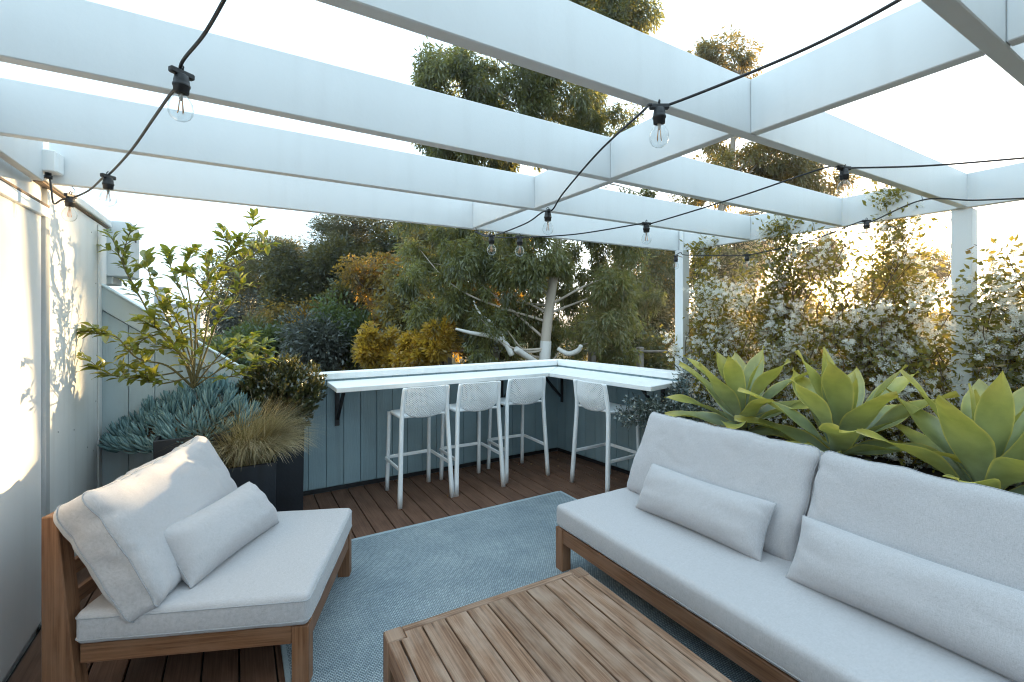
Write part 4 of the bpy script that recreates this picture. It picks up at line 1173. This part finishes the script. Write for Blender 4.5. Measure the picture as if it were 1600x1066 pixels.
# ------------------------------------------------------------------ star jasmine
JL = mat_leaf('jasmine_leaf', [(.045, .07, .018), (.11, .135, .030), (.22, .20, .045), (.32, .17, .04)], .55, (.62, .46, .05), .45, .05, [0, .5, .93, 1])
JF = mat_leaf('jasmine_flower', [(.86, .85, .79), (.94, .93, .89)], .6, None, .5, .02)
M['vine'] = mat_bark('vine_stem', [(.06, .04, .025), (.14, .10, .06)], 20, .3)
def vine(name, label, base, paths, density, spread, flower, seed, leafL=.05, cat='climbing plant', group=None, per=None, leafmat=None, stemr=.006):
    """stems along paths with leaves and star flowers around them"""
    rng = np.random.default_rng(seed); base = Vector(base)
    root = empty(name, base, label=label, cat=cat, group=group)
    st = MB(); pts, dirs = [], []
    for path in paths:
        sp = spline(path, 6)
        st.tube([p - base for p in sp], [stemr * (1 - .7 * i / (len(sp) - 1)) for i in range(len(sp))], 5)
        for a, c in zip(sp, sp[1:]):
            n = max(1, int((c - a).length * density))
            t_ = rng.random((n, 1)); pts.append(np.array(a) + (np.array(c) - np.array(a)) * t_)
            dirs.append(np.repeat(np.array([c - a]), n, 0))
    st.build('stems', M['vine'], root)
    P = np.concatenate(pts); D = unit(np.concatenate(dirs))
    off = rng.normal(size=P.shape); off = off - D * (off * D).sum(1, keepdims=True)
    P = P + unit(off) * (rng.random((len(P), 1)) ** 1.2) * spread
    V, Q = leaf_arrays(P, unit(off) * .8 + D * .4 + rng.normal(size=P.shape) * .5, leafL * (.6 + .7 * rng.random(len(P))), leafL * .24 * (.7 + .6 * rng.random(len(P))), rng, .3, .1)
    o = link('leaves', new_mesh('leaves', V - np.array(base), Q, rng.random(len(P))), leafmat or JL, root); o['kind'] = 'stuff'
    nf = int(len(P) * flower)
    if nf:
        k = max(1, nf // 10); cen = P[rng.integers(0, len(P), k)]; ids = rng.integers(0, k, nf)
        C = cen[ids] + rng.normal(size=(nf, 3)) * .028 + np.array([-.01, 0, .01])
        N = unit(rng.normal(size=(nf, 3)) + np.array([-.7, -.3, .9]))
        a = unit(np.cross(N, rng.normal(size=(nf, 3)))); b_ = np.cross(N, a)
        VV, RR = [], []
        for q in range(5):
            an = 2 * math.pi * q / 5; d = a * math.cos(an) + b_ * math.sin(an); s = np.cross(N, d); L = .0185
            VV.append(np.stack([C, C + d * L * .75 + s * .0058, C + d * L + N * .002, C + d * L * .75 - s * .0058], 1))
        V = np.concatenate(VV).reshape(-1, 3); Q = np.arange(len(V)).reshape(-1, 4)
        o = link('flowers', new_mesh('flowers', V - np.array(base), Q, rng.random(len(Q))), JF, root); o['kind'] = 'stuff'
    return root
rj = random.Random(5)
def hedge_paths(y0, y1, n, ztop, xr=(3.85, 4.25)):
    out = []
    for i in range(n):
        y = rj.uniform(y0, y1); x = rj.uniform(*xr); zt = ztop(y) * rj.uniform(.72, 1.04)
        p = [Vector((x, y, .62))]; z = .62
        while z < zt:
            z += rj.uniform(.12, .22); y += rj.uniform(-.11, .11); x += rj.uniform(-.06, .06)
            p.append(Vector((x, y, min(z, zt))))
        e = p[-1]; p.append(e + Vector((rj.uniform(-.22, .02), rj.uniform(-.18, .18), rj.uniform(-.1, .08))))
        out.append(p)
    return out
ztop = lambda y: float(np.interp(y, [-1.2, .2, .6, .9, 1.2, 1.6, 2.0, 2.5, 2.95, 3.2], [2.6, 2.35, 2.1, 1.72, 1.66, 1.70, 1.50, 1.76, 1.85, 1.75]))
vine('star_jasmine', 'star jasmine hedge full of white flowers behind the agaves', (4.0, 1.8, .6), hedge_paths(-.7, 3.12, 290, ztop), 130, .12, .78, 31, .047, 'jasmine hedge')
lp = []
for i in range(70):        # loose shoots in front of the low sun
    y = rj.uniform(1.36, 2.65); x = rj.uniform(3.95, 4.25); z = 1.35; p = [Vector((x, y, z))]; zt = rj.uniform(1.7, 2.22)
    while z < zt:
        z += rj.uniform(.1, .2); y += rj.uniform(-.13, .13); x += rj.uniform(-.05, .05); p.append(Vector((x, y, z)))
    p.append(p[-1] + Vector((rj.uniform(-.1, .05), rj.uniform(-.2, .2), rj.uniform(-.12, .05)))); lp.append(p)
vine('star_jasmine', 'loose upper jasmine shoots around the low sun above the hedge', (4.0, 1.8, 1.3), lp, 95, .10, .30, 37, .046, 'jasmine hedge')
CG = 'jasmine climbers on the pergola edge'
for k, (y, top, lab) in enumerate(((2.98, 2.36, 'slim jasmine climber beside the corner post, reaching the edge beam'), (2.21, 2.42, 'jasmine climber between the corner post and the sun'), (1.47, 2.50, 'bushy jasmine climber right of the sun, left of the near post'))):
    paths = []
    for q in range(5):
        yy = y + rj.uniform(-.05, .05); z = .62; p = [Vector((4.0, yy, z))]
        while z < top:
            z += .16; p.append(Vector((4.0 + rj.uniform(-.05, .05), yy + rj.uniform(-.07, .07), min(z, top))))
        paths.append(p)
    for q in range(4): paths.append([Vector((4.0, y, top - .12)), Vector((3.97, y + rj.uniform(-.12, .12), top - .02)), Vector((3.93, y + rj.uniform(-.2, .2), top + rj.uniform(-.15, .1)))])
    vine('jasmine_climber', lab, (4.0, y, .6), paths, 240, .12, .22, 41 + k, .045, 'climbing plant', CG)
paths = []
for q in range(16):
    y = rj.uniform(-.3, .58); z = rj.uniform(1.2, 1.6); p = [Vector((4.0, y, .62)), Vector((4.0, y, z))]
    while z < 2.65:
        z += .2; p.append(Vector((4.0 + rj.uniform(-.08, .08), y + rj.uniform(-.12, .12), z)))
    paths.append(p)
vine('jasmine_climber', 'tall loose jasmine growth at the right edge past the near post', (4.0, .3, .6), paths, 190, .12, .30, 47, .05, 'climbing plant', CG)
# variegated small-leaved bush at the end of the bar
SB = mat_leaf('small_bush_leaf', [(.03, .05, .035), (.07, .10, .075), (.16, .19, .16), (.42, .45, .40)], .25, None, .3, .14, [0, .45, .8, 1])
paths = []
for q in range(60):
    a = rj.uniform(0, 6.28); rr_ = rj.uniform(.1, .42); c = Vector((3.22, 2.72, .55))
    e = Vector((3.20 + rr_ * math.cos(a) * .75, 2.72 + rr_ * math.sin(a) * .9, .55 + rj.uniform(.12, .46) * (1 - .5 * rr_)))
    paths.append([c, c.lerp(e, .5) + Vector((0, 0, .10)), e])
for e in ((2.92, 3.12, .74), (2.90, 3.02, .68), (2.98, 3.06, .86), (3.45, 2.75, 1.25), (3.40, 2.66, 1.18), (2.98, 2.95, .80)):
    c = Vector((3.2, 2.75, .6)); e = Vector(e); paths.append([c, c.lerp(e, .55) + Vector((0, 0, .06)), e])
vine('small_shrub', 'small leaved pale flecked shrub at the end of the bar beside the sofa', (3.22, 2.72, .55), paths, 520, .075, 0, 61, .031, 'shrub', None, None, SB, .004)

# ------------------------------------------------------------------ left planting
# citrus bush
CL = mat_leaf('citrus_leaf', [(.07, .11, .018), (.16, .20, .03), (.29, .30, .05)], .45, (.45, .44, .04), .3, .09)
def citrus():
    base = at(302, 606, 3.35)
    root = empty('citrus_bush', base, label='open branched citrus bush with glossy yellow green leaves in the left planter', cat='bush')
    D = 3.35
    # stems drawn as they spread from the crown of the root
    ST_ = [[(302, 606, 0), (285, 560, .05), (250, 520, .1), (222, 470, .12), (200, 430, .1), (175, 372, .05)],
           [(215, 455, .11), (192, 410, .08), (203, 362, .05)],
           [(302, 606, 0), (290, 555, -.1), (262, 500, -.15), (240, 450, -.12), (228, 405, -.1)],
           [(302, 606, 0), (300, 545, .1), (292, 480, .15), (272, 430, .2), (262, 405, .22)],
           [(302, 606, 0), (305, 540, -.05), (308, 480, -.1), (325, 440, -.15), (322, 400, -.15)],
           [(302, 606, 0), (318, 540, 0), (330, 470, .05), (345, 420, .08), (372, 385, .1), (398, 350, .1)],
           [(302, 606, 0), (322, 550, .1), (340, 500, .15), (362, 440, .2), (385, 395, .2)],
           [(340, 500, .15), (365, 470, .1), (380, 440, .05)],
           [(302, 606, 0), (330, 570, -.15), (360, 540, -.2), (392, 530, -.25)],
           [(302, 606, 0), (340, 580, 0), (372, 560, 0), (390, 548, 0)],
           [(302, 606, 0), (262, 572, -.15), (215, 560, -.25), (180, 525, -.3), (150, 522, -.32)],
           [(285, 580, -.05), (240, 588, -.2), (190, 590, -.3), (152, 575, -.35)],
           [(295, 590, -.1), (250, 600, -.2), (225, 590, -.25)],
           [(302, 600, 0), (300, 570, -.2), (270, 545, -.25), (235, 548, -.3)],
           [(310, 545, 0), (290, 420, .1), (300, 395, .1)],
           [(330, 470, .05), (300, 430, -.1), (285, 425, -.12)],
           [(300, 585, 0), (275, 545, -.15), (255, 520, -.25), (230, 505, -.3)],
           [(304, 580, 0), (288, 530, -.1), (276, 500, -.2), (262, 470, -.22)],
           [(308, 590, 0), (345, 590, -.1), (375, 585, -.15), (398, 565, -.2)],
           [(306, 580, 0), (350, 560, .1), (380, 535, .12), (402, 548, .1)],
           [(255, 520, -.25), (225, 530, -.3), (212, 545, -.32)],
           [(345, 420, .08), (360, 390, .0), (352, 372, 0)],
           [(345, 430, .08), (395, 400, .15), (412, 385, .15)]]
    twig = mat_bark('citrus_stem', [(.09, .08, .035), (.20, .18, .08)], 20, .3)
    m = MB(); rng = random.Random(9); leafs = []
    for k, st in enumerate(ST_):
        pts = [at(x, y, D + dz) for x, y, dz in st]; sp = spline(pts, 6)
        L = len(sp) - 1; r_ = .0075 if len(st) > 4 else .0052
        m.tube([p - base for p in sp], [r_ * (1 - .8 * i / L) + .0012 for i in range(L + 1)], 6)
        for i in range(L):
            f = i / L
            if (f < .30 and len(st) > 3) or rng.random() < .06: continue
            p, q = sp[i], sp[i + 1]; d = (q - p).normalized()
            for rep in range(1 if f < .6 else 2): leafs.append((p.lerp(q, rng.random()), d))
        for i in range(int(L * .30), L, 2):
            if rng.random() < .30: continue
            p = sp[i]; d = (sp[i + 1] - sp[i]).normalized()
            tdir = (d * .7 + Vector((rng.uniform(-1, 1), rng.uniform(-1, 1), rng.uniform(-.2, .6))) * .8).normalized(); tl = rng.uniform(.05, .15)
            e = p + tdir * tl; m.tube([p - base, p.lerp(e, .5) + Vector((0, 0, .008)) - base, e - base], [.0026, .002, .001], 5)
            for q in range(rng.randint(4, 7)): leafs.append((p.lerp(e, rng.uniform(.35, 1)), tdir))
        leafs += [(sp[-1], (sp[-1] - sp[-2]).normalized())] * 2
    m.build('stems', twig, root)
    # five leaf shapes
    shapes = []
    for v in range(5):
        bm = bmesh.new(); uvl = bm.loops.layers.uv.new('UVMap'); Lf = .072 + .006 * v; wf = .215; rows = []
        prof = [.04, .5, .88, 1, .9, .6, .06]
        for i in range(7):
            s = i / 6; row = []
            for u in (-1, -.5, 0, .5, 1):
                w = Lf * wf * prof[i] * u
                row.append(bm.verts.new((s * Lf, w, .28 * abs(w) - (.12 + .05 * v) * Lf * s * s + .004 * math.sin(s * 8 + v) * abs(u))))
            rows.append(row)
        for i in range(6):
            for j in range(4):
                f = bm.faces.new((rows[i][j], rows[i][j + 1], rows[i + 1][j + 1], rows[i + 1][j])); f.smooth = True
        me = bpy.data.meshes.new('leaf'); bm.to_mesh(me); bm.free()
        a = me.attributes.new('rnd', 'FLOAT', 'FACE'); a.data.foreach_set('value', [.15 + .18 * v + .03 * (i % 3) for i in range(len(me.polygons))])
        me.materials.append(CL); shapes.append(me)
    rng.shuffle(leafs)
    small = []
    for k_, (p, d) in enumerate(leafs):
        out = Vector((rng.uniform(-1, 1), rng.uniform(-1, 1), rng.uniform(-.35, .7)))
        x = (d * .55 + out * .8).normalized(); y = x.cross(Vector((0, 0, 1)) + Vector((rng.uniform(-.4, .4), rng.uniform(-.4, .4), 0))).normalized(); z = x.cross(y)
        if z.z < 0: y, z = -y, -z
        s = rng.uniform(.75, 1.25) * (1 if k_ < 296 else .85)
        mm = (Matrix((x, y, z)).transposed() * s).to_4x4(); mm.translation = p - base
        if k_ < 296:
            o = link('leaf', rng.choice(shapes), None, root); o.matrix_local = mm
        else: small.append((rng.choice(shapes), mm))
    VV, QQ, RR = [], [], []; off = 0
    for me, mm in small:
        VV += [tuple(mm @ v.co) for v in me.vertices]; QQ += [[i + off for i in f.vertices] for f in me.polygons]; RR += [.5] * len(me.polygons); off += len(me.vertices)
    if VV: tag(link('small_leaves', new_mesh('small_leaves', np.array(VV), np.array(QQ), np.array(RR)), CL, root), kind='stuff')
citrus()
# blue chalk-stick succulents: upright heads of blunt finger leaves
SC = mat_leaf('chalkstick_leaf', [(.10, .20, .215), (.18, .32, .345), (.30, .46, .48)], .12, None, .55, .03)
def head_mesh(seed):
    rng = random.Random(seed); bm = bmesh.new(); vals = []
    for i in range(17):
        f = i / 16; az = i * 2.4 + rng.uniform(-.2, .2); phi = R(8 + 64 * f + rng.uniform(-6, 6)); L = rng.uniform(.055, .078) * (.8 + .3 * f); r_ = .0074
        p = Vector((0, 0, -.03 * f)); d = Vector((math.sin(phi) * math.cos(az), math.sin(phi) * math.sin(az), math.cos(phi)))
        side = d.cross(Vector((0, 0, 1.01))).normalized(); up = side.cross(d)
        rings = []
        for s, k in ((0, .55), (.3, .95), (.62, 1.0), (.88, .7), (1.0, .1)):
            c = p + d * L * s + Vector((0, 0, .034 * s * s)) - Vector((d.x, d.y, 0)) * .016 * s * s
            rings.append([bm.verts.new(c + (side * math.cos(a) + up * math.sin(a) * .8) * r_ * k) for a in (0, 1.57, 3.14, 4.71)])
        v = rng.random()
        for a, c in zip(rings, rings[1:]):
            for j in range(4):
                f_ = bm.faces.new((a[j], a[(j + 1) % 4], c[(j + 1) % 4], c[j])); f_.smooth = True; vals.append(v)
    me = bpy.data.meshes.new('leaf_head'); bm.to_mesh(me); bm.free()
    at_ = me.attributes.new('rnd', 'FLOAT', 'FACE'); at_.data.foreach_set('value', vals); me.materials.append(SC); return me
def chalksticks():
    base = Vector((-.22, 3.98, .83))
    root = empty('chalkstick_succulent', base, label='blue grey succulents spilling over the large left planter under the citrus', cat='succulent')
    hm = [head_mesh(k) for k in range(6)]; rng = random.Random(77); m = MB(); pos = []
    tries = 0
    while len(pos) < 88 and tries < 6000:
        tries += 1
        px, py = rng.uniform(170, 402), rng.uniform(598, 706)
        # outline of the mound as seen from the deck
        top = np.interp(px, [165, 190, 230, 290, 330, 385, 402], [676, 655, 628, 606, 600, 612, 650]); bot = np.interp(px, [165, 200, 250, 320, 360, 402], [700, 708, 712, 690, 672, 664])
        if not top < py < bot: continue
        f = (py - top) / (bot - top); d = 3.72 - .52 * math.sin(min(1, f * 1.1) * 1.57) + .22 * abs((px - 290) / 120) ** 2 + rng.uniform(-.05, .05)
        p = at(px, py, d)
        if any((p - q).length < .070 for q in pos): continue
        pos.append(p)
        outw = (p - Vector((-.22, 4.0, .78))).normalized()
        up = (Vector((0, 0, 1)) * (1.15 - .4 * f) + outw * (.25 + .5 * f) + Vector((rng.uniform(-.25, .25), rng.uniform(-.25, .25), 0))).normalized()
        q = up.to_track_quat('Z', 'Y')
        o = link('leaf_head', rng.choice(hm), None, root, p - base, q.to_euler()); s = rng.uniform(1.05, 1.5); o.scale = (s, s, s)
        mid = p.lerp(base, .45) + Vector((0, 0, .04)); m.tube([p - base - up * .02, mid - base, Vector((rng.uniform(-.15, .15), rng.uniform(-.12, .12), 0))], [.006, .008, .009], 5)
    m.build('stems', M['vine'], root)
chalksticks()
# rounded evergreen shrub in the tall planter
BX = mat_leaf('evergreen_shrub_leaf', [(.022, .034, .013), (.045, .060, .020), (.12, .12, .032), (.34, .25, .075)], .3, (.16, .14, .03), .28, .12, [0, .5, .82, 1])
def round_shrub():
    base = Vector((.27, 4.29, .70)); rng = np.random.default_rng(8)
    root = empty('evergreen_shrub', base, label='dense rounded evergreen shrub with small bronze tipped leaves in the tall planter', cat='shrub')
    m = MB(); P, D = [], []
    for k in range(210):
        d = unit(rng.normal(size=(1, 3)) * np.array([[1, 1, .8]]) + np.array([[0, 0, .35]]))[0]
        rr = rng.uniform(.75, 1.0); e = np.array([d[0] * .36 * rr + .05, d[1] * .26 * rr, .27 + d[2] * .33 * rr])
        s = np.array([d[0] * .04, d[1] * .04, 0.0])
        m.tube([s, (s + e) / 2 + np.array([0, 0, .03]), e], [.006, .004, .002], 4)
        t = rng.uniform(.45, 1.02, 70)[:, None]
        P.append(s + (e - s) * t + rng.normal(size=(70, 3)) * .006); D.append(np.repeat(unit((e - s)[None]), 70, 0) * .9 + unit(rng.normal(size=(70, 3))) * .95)
    P = np.concatenate(P); D = np.concatenate(D); D[:, 2] += .35
    V, Q = leaf_arrays(P, D, .040 * (.7 + .6 * rng.random(len(P))), .0105 * (.8 + .5 * rng.random(len(P))), rng, .3, .1)
    m.build('stems', M['vine'], root)
    o = link('leaves', new_mesh('leaves', V, Q, rng.random(len(P)) * .75 + .25 * np.clip((P[:, 2] + .0) / .5, 0, 1)), BX, root); o['kind'] = 'stuff'
round_shrub()
# tufted ornamental grass
GR = mat_leaf('grass_blade', [(.14, .13, .06), (.33, .27, .14), (.54, .45, .27), (.68, .60, .42)], .4, (.45, .36, .10), .5, .04)
def grass():
    base = Vector((.05, 3.79, .57)); rng = np.random.default_rng(12); n = 3600
    root = empty('ornamental_grass', base, label='tawny tufted ornamental grass flopping over the small charcoal planter', cat='grass')
    az = rng.uniform(0, 2 * math.pi, n); lean = rng.beta(2.4, 1.3, n) * 1.75 + .10; L = rng.uniform(.28, .54, n)
    side = (rng.random(n) < .45); az = np.where(side, rng.normal(-.3, .55, n), az)
    b0 = np.stack([rng.normal(0, .045, n), rng.normal(0, .045, n), np.zeros(n)], 1) + np.where(side[:, None], np.array([[.06, -.02, 0]]), 0)
    segs = 5; V = np.zeros((n, segs + 1, 2, 3)); w0 = .0026
    ang = lean * .35; p = b0.copy(); sd = np.stack([-np.sin(az), np.cos(az), np.zeros(n)], 1)
    for s in range(segs + 1):
        w = w0 * (1 - .85 * s / segs)
        V[:, s, 0] = p - sd * w; V[:, s, 1] = p + sd * w
        a = lean * (.35 + 1.15 * (s / segs) ** 1.2)
        step = (L / segs)[:, None]
        p = p + np.stack([np.sin(a) * np.cos(az), np.sin(a) * np.sin(az), np.cos(a)], 1) * step
    idx = np.arange(n * (segs + 1) * 2).reshape(n, segs + 1, 2)
    Q = np.stack([idx[:, :-1, 0], idx[:, :-1, 1], idx[:, 1:, 1], idx[:, 1:, 0]], -1).reshape(-1, 4)
    rr = np.repeat(rng.random(n), segs)
    o = link('blades', new_mesh('blades', V.reshape(-1, 3), Q, rr), GR, root); o['kind'] = 'stuff'
grass()
# a few fallen leaves on the deck near the corner
FL = mat_leaf('dry_leaf', [(.22, .12, .05), (.35, .24, .12)], .3, None)
rng = np.random.default_rng(3)
lv = None
for k in range(9):
    p = Vector((rng.uniform(2.4, 3.2), rng.uniform(4.0, 4.45), .004))
    V, Q = leaf_arrays(np.zeros((1, 3)), np.array([[1., 0, .05]]), .035, .008, np.random.default_rng(k), .3, 0)
    o = link('fallen_leaf', new_mesh('fallen_leaf', V + np.array([0, 0, .006]), Q, np.array([rng.random()])), FL, None, p, (0, 0, rng.uniform(0, 6)))
    tag(o, 'dry curled leaf lying on the deck boards near the bar corner', 'leaf', 'fallen leaves on the deck')

# ------------------------------------------------------------------ evening haze in the air
hz = bpy.data.materials.new('haze'); hz.use_nodes = True
hn = hz.node_tree.nodes; hn.clear()
pv = hn.new('ShaderNodeVolumePrincipled'); ho = hn.new('ShaderNodeOutputMaterial')
pv.inputs['Color'].default_value = (.92, .93, .95, 1); pv.inputs['Density'].default_value = .0013; pv.inputs['Anisotropy'].default_value = .90
hz.node_tree.links.new(pv.outputs[0], ho.inputs['Volume'])
hb_ = MB().box(-1600, 1600, -1600, 1600, -6, 22, 0).build('haze', hz)
hb_['kind'] = 'stuff'
